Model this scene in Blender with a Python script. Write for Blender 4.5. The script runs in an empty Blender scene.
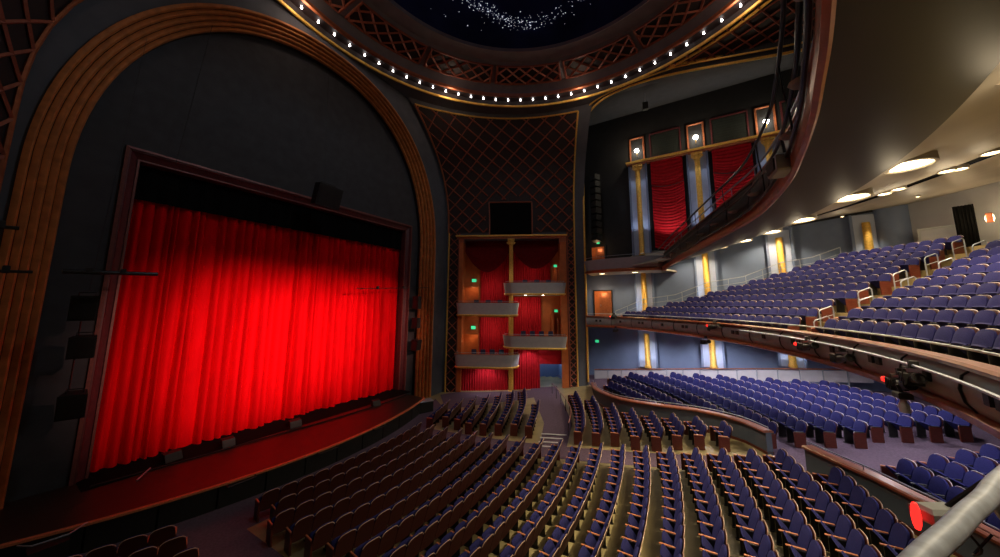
import bpy, math, random
import numpy as np
from mathutils import Vector, Matrix
random.seed(7)
R = math.radians
scene = bpy.context.scene
COL = scene.collection

# ------------------------------------------------------------------ camera, world, exposure
# metres: X across the house (towards the far side wall), Y towards the stage, Z up
CAM = Vector((0.0, 0.0, 7.44)); DCX, DCY = 9.74, 4.78
def make_camera():
    p, r, hz = .133, .006, .544
    fw = np.array([0, math.cos(p), math.sin(p)]); up = np.array([0, -math.sin(p), math.cos(p)]); rt = np.array([1., 0, 0])
    rt, up = math.cos(r)*rt + math.sin(r)*up, -math.sin(r)*rt + math.cos(r)*up
    s, c = math.sin(hz), math.cos(hz)
    m = np.array([[s, c, 0], [-c, s, 0], [0, 0, 1]])
    rt, up, fw = m @ rt, m @ up, m @ fw
    cd = bpy.data.cameras.new('camera'); co = bpy.data.objects.new('camera', cd); COL.objects.link(co)
    cd.sensor_width = 36; cd.lens = 36*.31805; cd.shift_y = -.0159; cd.clip_start = .05; cd.clip_end = 300
    co.matrix_world = Matrix(((rt[0], up[0], -fw[0], CAM.x), (rt[1], up[1], -fw[1], CAM.y), (rt[2], up[2], -fw[2], CAM.z), (0, 0, 0, 1)))
    scene.camera = co
    return rt, up, fw
CRT, CUP, CFW = make_camera()
def project(p):
    d = np.array(p, float) - np.array(CAM); f = d @ CFW
    if f < .05: return None
    return 500 + 318.05*(d @ CRT)/f, 262.6 - 318.05*(d @ CUP)/f, f

w = bpy.data.worlds.new('world'); scene.world = w; w.use_nodes = True
w.node_tree.nodes['Background'].inputs[0].default_value = (.55, .62, .85, 1)
w.node_tree.nodes['Background'].inputs[1].default_value = .012
vs = scene.view_settings
vs.view_transform = 'Standard'; vs.look = 'None'; vs.gamma = 1; vs.use_curve_mapping = False; vs.exposure = 0.0

def spot(name, loc, target, watts, color, angle, blend=.6, size=.15):
    l = bpy.data.lights.new(name, 'SPOT'); l.energy = watts; l.color = color; l.spot_size = R(angle); l.spot_blend = blend
    l.shadow_soft_size = size
    o = bpy.data.objects.new(name, l); COL.objects.link(o); o.location = loc
    o.rotation_euler = (Vector(target) - Vector(loc)).to_track_quat('-Z', 'Y').to_euler()
    return o
def point(name, loc, watts, color, size=.1):
    l = bpy.data.lights.new(name, 'POINT'); l.energy = watts; l.color = color; l.shadow_soft_size = size
    o = bpy.data.objects.new(name, l); COL.objects.link(o); o.location = loc
    return o
WARM = (1, .80, .52); TUNG = (1, .72, .40); COOL = (.62, .72, 1)
# stage lights on the balcony front, aimed at the house curtain
for x_, tx_, w_ in ((7.5, 6.3, 8000), (9.0, 8.6, 16000), (11.0, 11.8, 16000), (13.0, 15.4, 17000)):
    spot('curtain_light', (x_, -1.4, 11.9), (tx_, 20.8, 5.0), w_, (1, .50, .40), 26.5, .95, .12)
# house lights in the dome cornice, shining down on the stalls
spot('house_light', (11.0, 13.5, 23.6), (10.8, 0.8, 1), 24000, (1, .84, .52), 27, .9, .25)
spot('dome_fill', (9.74, 4.78, 24.0), (9.74, 4.78, 0), 850, (.85, .92, 1), 165, .3, .5)  # added wide fill for the whole house, no lamp hangs here
spot('house_light', (16.0, 13.0, 23.4), (17.0, 0.5, 1), 9000, (1, .84, .56), 26, .9, .25)
spot('house_light', (21.0, 10.0, 23.2), (20.0, 10.0, 0), 800, (.75, .75, 1), 60, .8, .3)
for a_ in range(0, 360, 45):                      # glow of the cornice bulbs
    point('cornice_glow', (DCX+12.95*math.cos(R(a_+8)), DCY+12.95*math.sin(R(a_+8)), 23.75), 50, (1, .74, .56), .3)

spot('box_front_fill', (12.5, -1.3, 11.6), (24.0, 13.2, 6.0), 1500, (1, .85, .65), 33, .6, .12)  # added fill that brightens the gilt of the boxes, no real fixture
spot('drape_fill', (27.6, 1.3, 12.7), (29.4, 1.25, 16.5), 170, (1, .85, .8), 95, .6, .1)  # this and the next: added fill to lift the red drapes
spot('drape_fill', (27.6, -3.2, 13.0), (29.4, -3.2, 16.8), 170, (1, .85, .8), 95, .6, .1)
point('dome_cove_light', (DCX, DCY, 27.0), 45, (.25, .35, 1), .5)

# ------------------------------------------------------------------ materials
def nodes_of(name):
    m = bpy.data.materials.new(name); m.use_nodes = True
    nt = m.node_tree; b = nt.nodes['Principled BSDF']
    return m, nt, b
def mat(name, col, rough=.6, metal=0, var=.18, scale=6.0, bump=.0, spec=.5, coord='Object', stretch=(1, 1, 1), sheen=0):
    m, nt, b = nodes_of(name)
    tc = nt.nodes.new('ShaderNodeTexCoord'); mp = nt.nodes.new('ShaderNodeMapping'); mp.inputs['Scale'].default_value = stretch
    nz = nt.nodes.new('ShaderNodeTexNoise'); nz.inputs['Scale'].default_value = scale; nz.inputs['Detail'].default_value = 4
    rp = nt.nodes.new('ShaderNodeValToRGB')
    a = [max(0, c*(1-var)) for c in col]; z = [min(1, c*(1+var)) for c in col]
    rp.color_ramp.elements[0].color = (*a, 1); rp.color_ramp.elements[1].color = (*z, 1)
    rp.color_ramp.elements[0].position = .3; rp.color_ramp.elements[1].position = .7
    L = nt.links.new
    L(tc.outputs[coord], mp.inputs[0]); L(mp.outputs[0], nz.inputs['Vector']); L(nz.outputs['Fac'], rp.inputs[0]); L(rp.outputs[0], b.inputs['Base Color'])
    b.inputs['Roughness'].default_value = rough; b.inputs['Metallic'].default_value = metal
    b.inputs['Specular IOR Level'].default_value = spec
    if sheen: b.inputs['Sheen Weight'].default_value = sheen
    if bump:
        bp = nt.nodes.new('ShaderNodeBump'); bp.inputs['Strength'].default_value = bump; bp.inputs['Distance'].default_value = .02
        L(nz.outputs['Fac'], bp.inputs['Height']); L(bp.outputs[0], b.inputs['Normal'])
    return m
def glow(name, col, strength):
    m, nt, b = nodes_of(name)
    b.inputs['Base Color'].default_value = (*col, 1); b.inputs['Emission Color'].default_value = (*col, 1)
    b.inputs['Emission Strength'].default_value = strength; b.inputs['Roughness'].default_value = .4
    return m
M = {}
M['seat_blue'] = mat('seat_blue_velour', (.017, .017, .098), .85, 0, .15, 30, .05, .2)
M['wood_red'] = mat('red_stained_wood', (.055, .011, .008), .38, 0, .3, 5, .03, .5, stretch=(1, 1, 8))
M['arm_wood'] = mat('armrest_wood', (.50, .17, .075), .35, 0, .2, 9, 0, .5, stretch=(6, 1, 1))
M['trim_wood'] = mat('highlit_trim_wood', (.60, .40, .30), .3, 0, .15, 9, 0, .6)  # trim wood, colour lightened to carry the highlight along the seat tops
M['pale_trim'] = mat('pale_pink_trim', (.50, .42, .44), .35, 0, .1, 9)
M['end_wood'] = mat('end_panel_wood', (.10, .02, .011), .38, 0, .25, 6, 0, .5, stretch=(1, 1, 6))
M['dark_metal'] = mat('dark_seat_metal', (.016, .015, .015), .5, .3, .2, 8)
M['black'] = mat('black_paint', (.008, .008, .008), .55, 0, .2, 5)
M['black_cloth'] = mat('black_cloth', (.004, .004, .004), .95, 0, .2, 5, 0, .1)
M['curtain'] = mat('red_velvet', (.74, .002, .006), .85, 0, .10, 3, 0, .04, stretch=(1, 1, .2))
M['drape_dim'] = mat('shaded_maroon_swag', (.14, .005, .006), .8, 0, .15, 5, 0, .1)  # drape red with the shade of the unlit bay tops in its colour
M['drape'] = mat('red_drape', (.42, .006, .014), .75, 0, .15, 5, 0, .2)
M['wall_dark'] = mat('dark_grey_wall', (.040, .042, .048), .85, 0, .15, 2)
M['wall_black'] = mat('near_black_wall', (.012, .012, .014), .8, 0, .2, 2)
M['wall_grey'] = mat('slate_grey_wall', (.075, .08, .095), .8, 0, .12, 1.5)
M['wall_blue'] = mat('blue_grey_wall', (.15, .20, .32), .75, 0, .08, 1.2)
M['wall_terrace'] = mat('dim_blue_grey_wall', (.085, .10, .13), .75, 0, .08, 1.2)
M['wall_pale'] = mat('pale_grey_wall', (.34, .35, .38), .75, 0, .06, 1.2)
M['niche'] = mat('pale_blue_niche', (.40, .46, .62), .7, 0, .06, 2)
M['arch_wood'] = mat('copper_arch_reeding', (.44, .15, .036), .5, .1, .25, 3, .02)
M['lattice'] = mat('copper_lattice', (.25, .065, .032), .5, .1, .2, 6)
M['lattice_back'] = mat('maroon_panel', (.012, .004, .004), .7, 0, .3, 4)
M['gold'] = mat('gold_leaf', (.78, .46, .09), .38, .35, .2, 10, .04)
M['copper'] = mat('copper_moulding', (.38, .12, .05), .35, .4, .2, 6)
M['orange'] = mat('orange_plaster', (.46, .12, .025), .7, 0, .12, 3)
M['frame_maroon'] = mat('maroon_frame', (.10, .018, .022), .45, 0, .25, 5)
M['frame_edge'] = mat('rose_gilt_edge', (.20, .065, .055), .45, .2, .2, 8)
M['parapet'] = mat('grey_plaster_front', (.30, .30, .32), .7, 0, .06, 3)
M['fascia'] = mat('taupe_fascia', (.31, .33, .33), .6, 0, .12, 3)
M['ledge'] = mat('brown_ledge_wood', (.26, .085, .045), .3, 0, .2, 5)
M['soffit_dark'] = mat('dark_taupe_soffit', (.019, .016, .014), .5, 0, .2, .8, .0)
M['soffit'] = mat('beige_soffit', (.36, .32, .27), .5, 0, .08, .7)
M['stage'] = mat('dark_red_stage_boards', (.026, .017, .012), .38, 0, .3, 2, .02, .4, stretch=(1, 12, 1))
M['concrete'] = mat('olive_concrete', (.27, .215, .10), .5, 0, .25, 1.2, .02)
M['carpet'] = mat('mauve_carpet', (.115, .078, .11), .95, 0, .2, 14, .1, .1)
M['steel'] = mat('brushed_steel', (.36, .40, .47), .35, .5, .1, 10)
M['pipe_grey'] = mat('scuffed_grey_pipe', (.55, .62, .74), .45, .1, .22, 14, .05, stretch=(1, 1, 1))
M['pipe_black'] = mat('black_pipe', (.02, .02, .02), .3, .5, .2, 10)
M['truss'] = mat('worn_black_fixture', (.035, .032, .03), .45, .3, .3, 12)
M['louvre'] = mat('dark_green_panel', (.016, .022, .018), .6, 0, .2, 6)
M['dome'] = mat('midnight_blue_dome', (.016, .022, .075), .9, 0, .5, .25, 0, .1)
M['plaster_dim'] = mat('warm_grey_plaster', (.16, .145, .155), .8, 0, .1, 1.5)
M['panel_white'] = mat('white_rail_panel', (.50, .48, .50), .6, 0, .06, 2)
M['chair'] = mat('navy_chair_fabric', (.02, .022, .07), .8, 0, .2, 10)
M['bulb'] = glow('warm_bulb', (1, .92, .88), 14)
M['star'] = glow('star_point', (.8, .85, 1), .6)
M['lamp'] = glow('lamp_lens', (1, .80, .45), 9)
M['lamp_white'] = glow('lamp_white', (1, .93, .8), 30)
M['led_red'] = glow('red_led', (1, .02, .015), 2.2)
M['exit'] = glow('green_exit', (.05, .85, .35), .9)
M['exit_red'] = glow('red_exit', (1, .12, .05), 2.0)
M['strip'] = glow('white_step_light', (1, .85, .72), .8)

# ------------------------------------------------------------------ mesh helpers
class MB:
    def __init__(s): s.v = []; s.f = []
    def add(s, vs_, fs):
        n = len(s.v); s.v += [tuple(map(float, q)) for q in vs_]; s.f += [tuple(n+i for i in f) for f in fs]; return s
    def box(s, c, d, rz=0, rx=0):
        m = Matrix.Rotation(rz, 3, 'Z') @ Matrix.Rotation(rx, 3, 'X'); c = Vector(c)
        q = [c + m @ Vector((x*d[0]/2, y*d[1]/2, z*d[2]/2)) for x in (-1, 1) for y in (-1, 1) for z in (-1, 1)]
        return s.add(q, [(0, 1, 3, 2), (4, 6, 7, 5), (0, 4, 5, 1), (2, 3, 7, 6), (0, 2, 6, 4), (1, 5, 7, 3)])
    def bbox(s, c, d, rz=0, b=.01, rx=0):           # box with chamfered vertical and top edges
        m = Matrix.Rotation(rz, 3, 'Z') @ Matrix.Rotation(rx, 3, 'X'); c = Vector(c); hx, hy, hz = d[0]/2, d[1]/2, d[2]/2
        b = min(b, hx*.9, hy*.9, hz*.9)
        def ring(ix, z): return [(-hx+ix, -hy+ix, z), (hx-ix, -hy+ix, z), (hx-ix, hy-ix, z), (-hx+ix, hy-ix, z)]
        lv = [ring(b, -hz), ring(0, -hz+b), ring(0, hz-b), ring(b, hz)]
        q = [c + m @ Vector(p) for l in lv for p in l]; f = [(3, 2, 1, 0), (12, 13, 14, 15)]
        for k in range(3):
            for i in range(4): j = (i+1) % 4; f.append((k*4+i, k*4+j, k*4+4+j, k*4+4+i))
        return s.add(q, f)
    def grid(s, fn, nu, nv, closed=False):
        q = [fn(i/nu, j/nv) for i in range(nu+1) for j in range(nv+1)]
        f = [(i*(nv+1)+j, (i+1)*(nv+1)+j, (i+1)*(nv+1)+j+1, i*(nv+1)+j+1) for i in range(nu) for j in range(nv)]
        return s.add(q, f)
    def tube(s, path, r, n=8, cap=True):
        path = [Vector(p) for p in path]; q = []; rr = r if isinstance(r, (list, tuple)) else [r]*len(path)
        prev = None
        for i, p in enumerate(path):
            t = (path[min(i+1, len(path)-1)] - path[max(i-1, 0)]).normalized()
            a = prev if prev is not None else (Vector((0, 0, 1)) if abs(t.z) < .9 else Vector((1, 0, 0)))
            a = (a - t*a.dot(t)).normalized(); b = t.cross(a); prev = a
            q += [p + (a*math.cos(2*math.pi*k/n) + b*math.sin(2*math.pi*k/n))*rr[i] for k in range(n)]
        f = [(i*n+k, i*n+(k+1) % n, (i+1)*n+(k+1) % n, (i+1)*n+k) for i in range(len(path)-1) for k in range(n)]
        if cap: f += [tuple(range(n-1, -1, -1)), tuple((len(path)-1)*n+k for k in range(n))]
        return s.add(q, f)
    def lathe(s, prof, c=(0, 0, 0), n=16, a0=0, a1=2*math.pi):
        m = len(prof); q = []
        for i in range(n+1):
            a = a0 + (a1-a0)*i/n
            q += [(c[0]+r*math.cos(a), c[1]+r*math.sin(a), c[2]+z) for r, z in prof]
        return s.add(q, [(i*m+j, (i+1)*m+j, (i+1)*m+j+1, i*m+j+1) for i in range(n) for j in range(m-1)])
    def prism(s, poly, z0, z1):
        n = len(poly); q = [(x, y, z0) for x, y in poly] + [(x, y, z1) for x, y in poly]
        return s.add(q, [tuple(range(n-1, -1, -1)), tuple(range(n, 2*n))] + [(i, (i+1) % n, n+(i+1) % n, n+i) for i in range(n)])
    def sweep(s, path, prof, clampx=None, closed=False):
        # path: 2-D plan line; prof: (offset to the right-hand normal, z); both open unless closed profile
        nn = normals(path); m = len(prof); q = []; beyond = []
        for (x, y), (nx, ny) in zip(path, nn):
            for o, z in prof:
                X, Y = x+nx*o, y+ny*o; beyond.append(clampx is not None and X > clampx)
                if clampx is not None: X = min(X, clampx)
                q.append((X, Y, z))
        mm = m if closed else m-1
        f = [(i*m+j, (i+1)*m+j, (i+1)*m+(j+1) % m, i*m+(j+1) % m) for i in range(len(path)-1) for j in range(mm)]
        if closed: f += [tuple(range(m)), tuple((len(path)-1)*m+j for j in range(m-1, -1, -1))]
        f = [k for k in f if not all(beyond[i] for i in k)]
        return s.add(q, f)
    def mesh(s, name, m, smooth=False):
        me = bpy.data.meshes.new(name); me.from_pydata(s.v, [], s.f); me.validate(); me.update()
        if m is not None: me.materials.append(M[m] if isinstance(m, str) else m)
        if smooth:
            me.shade_smooth()
            try: me.set_sharp_from_angle(angle=R(40))
            except Exception: pass
        return me
    def build(s, name, m, parent=None, smooth=False, loc=None):
        o = bpy.data.objects.new(name, s.mesh(name, m, smooth)); COL.objects.link(o)
        if parent is not None: o.parent = parent
        if loc is not None: o.location = loc
        return o
def normals(path):
    out = []
    for i in range(len(path)):
        a = path[max(i-1, 0)]; b = path[min(i+1, len(path)-1)]
        dx, dy = b[0]-a[0], b[1]-a[1]; l = math.hypot(dx, dy) or 1
        out.append((dy/l, -dx/l))
    return out
def arc(c, r, a0, a1, n): return [(c[0]+r*math.cos(R(a0+(a1-a0)*i/n)), c[1]+r*math.sin(R(a0+(a1-a0)*i/n))) for i in range(n+1)]
def smooth_path(pts, n=8):                        # Catmull-Rom in any dimension
    P = [np.array(p, float) for p in pts]; out = []
    for i in range(len(P)-1):
        p0 = P[max(i-1, 0)]; p1 = P[i]; p2 = P[i+1]; p3 = P[min(i+2, len(P)-1)]
        for k in range(n):
            t = k/n
            out.append(.5*((2*p1)+(-p0+p2)*t+(2*p0-5*p1+4*p2-p3)*t*t+(-p0+3*p1-3*p2+p3)*t**3))
    out.append(P[-1]); return [tuple(float(a) for a in p) for p in out]
def resample(path, step):
    P = [np.array(p, float) for p in path]; d = [0]
    for a, b in zip(P, P[1:]): d.append(d[-1]+float(np.linalg.norm(b-a)))
    n = max(1, round(d[-1]/step)); out = []; j = 0
    for k in range(n+1):
        s_ = d[-1]*k/n
        while j < len(P)-2 and d[j+1] < s_: j += 1
        t = (s_-d[j])/max(1e-9, d[j+1]-d[j]); out.append(tuple(float(q) for q in P[j]+(P[j+1]-P[j])*t))
    return out
def tag(o, label=None, cat=None, group=None, kind=None):
    if label: o['label'] = label
    if cat: o['category'] = cat
    if group: o['group'] = group
    if kind: o['kind'] = kind
    return o
def struct(o): o['kind'] = 'structure'; return o
def thing(name, label, cat, loc=(0, 0, 0), rz=0, group=None, parent=None):
    o = bpy.data.objects.new(name, None); COL.objects.link(o); o.location = loc; o.rotation_euler = (0, 0, rz); o.empty_display_size = .2
    return tag(o, label, cat, group)
def child(name, me, parent, loc=None, rot=None):
    o = bpy.data.objects.new(name, me); COL.objects.link(o); o.parent = parent
    if loc is not None: o.location = loc
    if rot is not None: o.rotation_euler = rot
    return o
ORD = ['first', 'second', 'third', 'fourth', 'fifth', 'sixth', 'seventh', 'eighth', 'ninth', 'tenth', 'eleventh', 'twelfth', 'thirteenth', 'fourteenth',
       'fifteenth', 'sixteenth', 'seventeenth', 'eighteenth', 'nineteenth', 'twentieth', 'twenty-first', 'twenty-second', 'twenty-third', 'twenty-fourth', 'twenty-fifth',
       'twenty-sixth', 'twenty-seventh', 'twenty-eighth', 'twenty-ninth', 'thirtieth', 'thirty-first', 'thirty-second', 'thirty-third', 'thirty-fourth', 'thirty-fifth',
       'thirty-sixth', 'thirty-seventh', 'thirty-eighth', 'thirty-ninth', 'fortieth', 'forty-first', 'forty-second', 'forty-third', 'forty-fourth', 'forty-fifth', 'forty-sixth', 'forty-seventh', 'forty-eighth']

# ------------------------------------------------------------------ plan of the house
XC = 10.4                                        # centre line
SC = (9.0, 32.8); SR0 = 20.1; PITCH = .863       # stalls rows: rings about SC
CC = (10.4, 16.1)                                # balcony fronts: rings about CC
TC = (10.2, 20.0)                                # terrace rows: rings about TC
XW = 29.5                                        # far side wall
BA = Vector((22.15, 17.74, 0)); BD = Vector((.452, -.892, 0)).normalized(); BN = Vector((-BD.y, BD.x, 0))   # box wall: start, direction, outward
YP = 18.85                                        # proscenium wall
DC = (9.74, 4.78)                                # dome centre
def bw(s, z, o=0.0): return BA + BD*s + BN*o + Vector((0, 0, z))
def stalls_z(x, y):
    i = (math.hypot(x-SC[0], y-SC[1])-SR0)/PITCH
    return .0 if i < -3 else .13 + .0168*i + .0036*max(i, 0)**2 if i > 0 else .13 + .0433*i
def terrace_z(r):
    return float(np.interp(r, [20, 21.2, 22.1, 23, 24, 25.1, 27.5, 30, 36], [.7, .9, 1.2, 1.45, 1.62, 1.74, 1.88, 2.02, 2.4]))
MEZ_R, MEZ_Z0 = 21.25, 6.04
def mez_floor(k): return MEZ_Z0 + .385*k

# terrace wall (rail line, with top height)
TWALL = smooth_path([(27.0, 7.4, 1.25), (25.2, 6.8, 1.4), (22.86, 5.8, 1.72), (20.7, 4.1, 2.0), (19.8, 2.13, 2.2), (19.35, .06, 2.35), (18.4, -1.44, 2.45), (17.1, -2.23, 2.52)], 6)
TW2 = smooth_path([(15.25, -2.99, 2.78), (14.35, -3.53, 2.79), (13.63, -4.01, 2.8), (12.82, -4.41, 2.8), (12.17, -4.76, 2.8), (11.0, -5.2, 2.8), (9.5, -5.5, 2.8), (7.5, -5.6, 2.8)], 4)

# ------------------------------------------------------------------ floors
def twall_inner_r(a):                            # radius about TC where the terrace begins, at angle a (deg)
    pts = [(math.degrees(math.atan2(y-TC[1], x-TC[0])), math.hypot(x-TC[0], y-TC[1])) for x, y, z in TWALL]
    pts += [(-72.5, 23.3), (-76.3, 23.6)] + [(math.degrees(math.atan2(y-TC[1], x-TC[0])), math.hypot(x-TC[0], y-TC[1])) for x, y, z in TW2]
    pts.sort(); return float(np.interp(a, [p[0] for p in pts], [p[1] for p in pts]))
def beyond_terrace(x, y):
    a = math.degrees(math.atan2(y-TC[1], x-TC[0])); return a > -105 and math.hypot(x-TC[0], y-TC[1]) > twall_inner_r(a) + .05
def build_floor():
    b = MB(); nr, na = 105, 150; ids = {}
    for i in range(nr+1):
        r = 14.5 + (39.0-14.5)*i/nr
        for j in range(na+1):
            a = R(-140 + 125*j/na); x, y = SC[0]+r*math.cos(a), SC[1]+r*math.sin(a)
            ids[i, j] = len(b.v); b.v.append((x, y, stalls_z(x, y)))
    for i in range(nr):
        for j in range(na):
            c = [b.v[ids[i, j]], b.v[ids[i+1, j+1]]]; x, y = (c[0][0]+c[1][0])/2, (c[0][1]+c[1][1])/2
            if x > XW or x < -8.5 or y > 19.3 or beyond_terrace(x, y): continue
            b.f.append((ids[i, j], ids[i, j+1], ids[i+1, j+1], ids[i+1, j]))
    struct(b.build('floor', 'concrete', smooth=True))
    t = MB()
    def fn(u, v):
        a = -112 + 130*u; r0 = twall_inner_r(max(-104, a)); r = r0 + (38-r0)*v
        x = min(TC[0]+r*math.cos(R(a)), XW-.02); y = TC[1]+r*math.sin(R(a))
        return (x, y, terrace_z(math.hypot(x-TC[0], y-TC[1])))
    t.grid(fn, 110, 40); struct(t.build('floor_terrace', 'carpet', smooth=True))
build_floor()
def on_stalls(x, y, dz=.012): return (x, y, stalls_z(x, y)+dz)
def carpet(name, label, left, right, n=40, m=6, zf=on_stalls):
    b = MB()
    L, Q = resample(left, 1e9 if False else sum(math.dist(a, c) for a, c in zip(left, left[1:]))/n), resample(right, sum(math.dist(a, c) for a, c in zip(right, right[1:]))/n)
    k = min(len(L), len(Q))
    b.grid(lambda u, v: zf(*(np.array(L[round(u*(k-1))])*(1-v)+np.array(Q[round(u*(k-1))])*v)), k-1, m)
    o = b.build(name, 'carpet', smooth=True); return tag(o, label, 'carpet')
carpet('aisle_carpet', 'mauve carpet of the far aisle between central and box-side stalls', [(13.55, 15.6), (13.75, 13.3), (15.55, -2.5)], [(14.95, 15.6), (15.05, 13.9), (16.75, -1.7)])
carpet('aisle_carpet', 'mauve carpet of the near aisle at the bottom left corner', [(3.98, 15.9), (3.98, -2)], [(5.55, 15.9), (5.55, -2)])
carpet('front_carpet', 'mauve carpet strip between the stage front and first stalls row', [(0, 17.1), (5, 15.6), (9.1, 15.1), (14.5, 16.0), (20, 18.0)], [(0, 14.0), (5, 13.0), (6.2, 12.95), (9, 12.95), (13.6, 13.55), (18.2, 15.4)])
carpet('entrance_carpet', 'wide mauve carpet ramp leading to the doorway under the lower box', [(15.2, 6.9), (18.6, 8.1), (25.6, 12.4)], [(15.7, 5.7), (19.0, 6.5), (26.6, 10.4)], zf=lambda x, y: on_stalls(x, y, .02))
carpet('box_carpet', 'lavender carpet strip along the foot of the box curtains', [(18.2, 15.4), (20.2, 13.9), (23.2, 11.0), (24, 10.2)], [(21.0, 18.4), (22.2, 17.6), (25.2, 11.7), (25.6, 10.8)], zf=lambda x, y: on_stalls(x, y, .015))
carpet('terrace_carpet', 'mauve carpet beside the wooden row ends of the terrace', [(16.0, -3.0), (17.2, -5.5), (19.2, -9.5)], [(17.1, -2.5), (18.6, -4.9), (20.9, -9.0)], zf=lambda x, y: (x, y, terrace_z(math.hypot(x-TC[0], y-TC[1]))+.012))
# white edge strips at the steps of the entrance ramp
ramp = thing('ramp_steps', 'white edged steps at the foot of the entrance ramp', 'steps')
for k in range(4):
    x0, y0 = 15.35+.45*k, 7.0+.12*k
    MB().bbox((x0+.35, y0-.5, stalls_z(x0, y0)+.06+.02*k), (.10, 1.35, .03), R(24), .008).build('step_edge', 'panel_white', ramp)

# ------------------------------------------------------------------ stage
STZ = .85
LIP = [(x, 15.0+.0265*(x-9.1)**2) for x in np.linspace(-3.2, 17.6, 44)]
def build_stage():
    b = MB(); n = len(LIP)
    q = [(x, y, STZ) for x, y in LIP] + [(x, 24.0, STZ) for x, y in LIP]
    b.add(q, [(i, i+1, n+i+1, n+i) for i in range(n-1)])
    struct(b.build('floor_stage', 'stage'))
    st = thing('stage_apron', 'black panelled stage front with a thin pale wooden edge', 'stage front')
    nn = normals(LIP)
    MB().sweep(LIP, [(-.04, STZ+.012), (.10, STZ+.012), (.11, STZ-.05), (-.02, STZ-.06)], closed=True).build('stage_edge', 'arm_wood', st)
    per = 3
    for k in range(0, n-1, per):
        seg = LIP[k:k+per+1]
        if len(seg) < 2: continue
        sub = resample(seg, .2); a = sub[0]; c = sub[-1]
        f = .03/max(.1, math.dist(a, c)); sub[0] = (a[0]+(c[0]-a[0])*f, a[1]+(c[1]-a[1])*f); sub[-1] = (c[0]+(a[0]-c[0])*f, c[1]+(a[1]-c[1])*f)
        MB().sweep(sub, [(.06, STZ-.06), (.06, -.25), (.0, -.25), (.0, STZ-.06)], closed=True).build('front_panel', 'black', st)
    MB().sweep(LIP, [(.01, STZ-.05), (.01, -.25)]).build('backing', 'black_cloth', st)
    # small handles / cable trays hooked on the front
    for x in (6.1, 9.3, 12.4):
        y = 15.0+.0265*(x-9.1)**2
        t = MB(); t.tube([(x-.45, y-.16, STZ-.02), (x-.45, y-.30, STZ-.06), (x+.45, y-.30, STZ-.06), (x+.45, y-.16, STZ-.02)], .03, 6)
        t.build('step_bracket', 'black', st)
    sr = thing('stage_handrail', 'pale metal stair handrail at the left end of the stage front', 'handrail')
    MB().tube([(1.45, 16.2, .86), (1.65, 15.85, .86), (2.25, 15.75, .86), (2.62, 16.1, .86)], .022, 6).build('rail', 'steel', sr)
    MB().tube([(.75, 16.1, .82), (1.02, 16.45, .86), (1.1, 16.9, .86)], .022, 6).build('rail', 'steel', sr)
    MB().box((1.95, 16.0, .35), (.7, .5, .7)).build('steps', 'black', sr)
build_stage()
def build_curtain():
    x0, x1, y, z0, z1 = 2.6, 18.6, 20.8, STZ+.02, 14.2
    random.seed(3); xs = [x0]; 
    while xs[-1] < x1: xs.append(xs[-1]+random.uniform(.18, .52))
    amp = [random.uniform(.35, 1.1) for _ in xs]
    pts = []
    for i in range(len(xs)-1):
        for k in range(8):
            t = k/8; X = xs[i]+(xs[i+1]-xs[i])*t; pts.append((X, math.sin(math.pi*t)**.7*amp[i]*.42, i))
    pts.append((xs[-1], 0, 0)); rows = [0, .06, .2, .4, .6, .8, 1]
    def fn(u, v):
        X, d, i = pts[round(u*(len(pts)-1))]; t = rows[round(v*(len(rows)-1))]
        g = 1-.35*t; zz = z0+(z1-z0)*t + (.03*math.sin(i*1.7) if t == 0 else 0)
        return (X+.05*math.sin(i*2.3+t*3)*(1-t), y-d*g+.04*math.sin(i+4*t), zz)
    c = MB().grid(fn, len(pts)-1, len(rows)-1).build('stage_curtain', 'curtain', smooth=True)
    tag(c, 'tall pleated bright red stage curtain filling the proscenium opening', 'curtain')
    t = MB(); t.grid(lambda u, v: (2.4+16.4*u, 20.42+.04*math.sin(u*160), 11.9+2.6*v), 200, 2)  # black sheet added where the light falls off towards the curtain top
    tag(t.build('curtain_top_shade', 'black_cloth'), 'black sheet standing in for the unlit top of the red stage curtain', 'curtain')
    t = MB(); t.box((XC, 24.3, 7), (26, .2, 15)); struct(t.build('wall_stage_rear', 'wall_black'))
build_curtain()
bs = MB(); bs.box((10.5, 19.75, STZ+.006), (15.4, 1.9, .012))  # black strip laid in as painted shade on the stage boards
tag(bs.build('stage_shade_strip', 'black_cloth'), 'painted shade strip on the boards along the foot of the red curtain', 'cloth')
# black floor units and cables standing along the curtain line
def wedge(x, y, w, rz, label):
    t = thing('floor_monitor', label, 'speaker', (x, y, STZ), rz, 'black floor monitors on the stage')
    MB().add([(-w, -.2, 0), (w, -.2, 0), (w, .22, 0), (-w, .22, 0), (-w, -.05, .32), (w, -.05, .32), (w, .22, .36), (-w, .22, .36)],
             [(3, 2, 1, 0), (0, 1, 5, 4), (4, 5, 6, 7), (0, 4, 7, 3), (1, 2, 6, 5), (2, 3, 7, 6)]).build('cabinet', 'black', t)
    MB().add([(-w*.85, -.19, .04), (w*.85, -.19, .04), (w*.85, -.065, .29), (-w*.85, -.065, .29)], [(0, 1, 2, 3)]).build('grille', 'dark_metal', t, loc=(0, -.012, 0))
wedge(5.2, 19.3, .28, .2, 'black floor monitor leftmost along the curtain foot')
wedge(7.0, 19.0, .24, 0, 'black floor monitor second from left along the curtain foot')
wedge(9.9, 18.9, .28, -.1, 'black floor monitor third from left along the curtain foot')
wedge(14.6, 18.3, .25, -.2, 'black floor monitor near the right end of the curtain foot')
cb = MB().tube(smooth_path([(3.0, 19.0, STZ+.03), (5.5, 18.75, STZ+.03), (8.2, 18.5, STZ+.04), (11.5, 18.2, STZ+.03), (15.5, 18.2, STZ+.03), (17.6, 18.5, STZ+.03)], 8), .035, 6)
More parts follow.
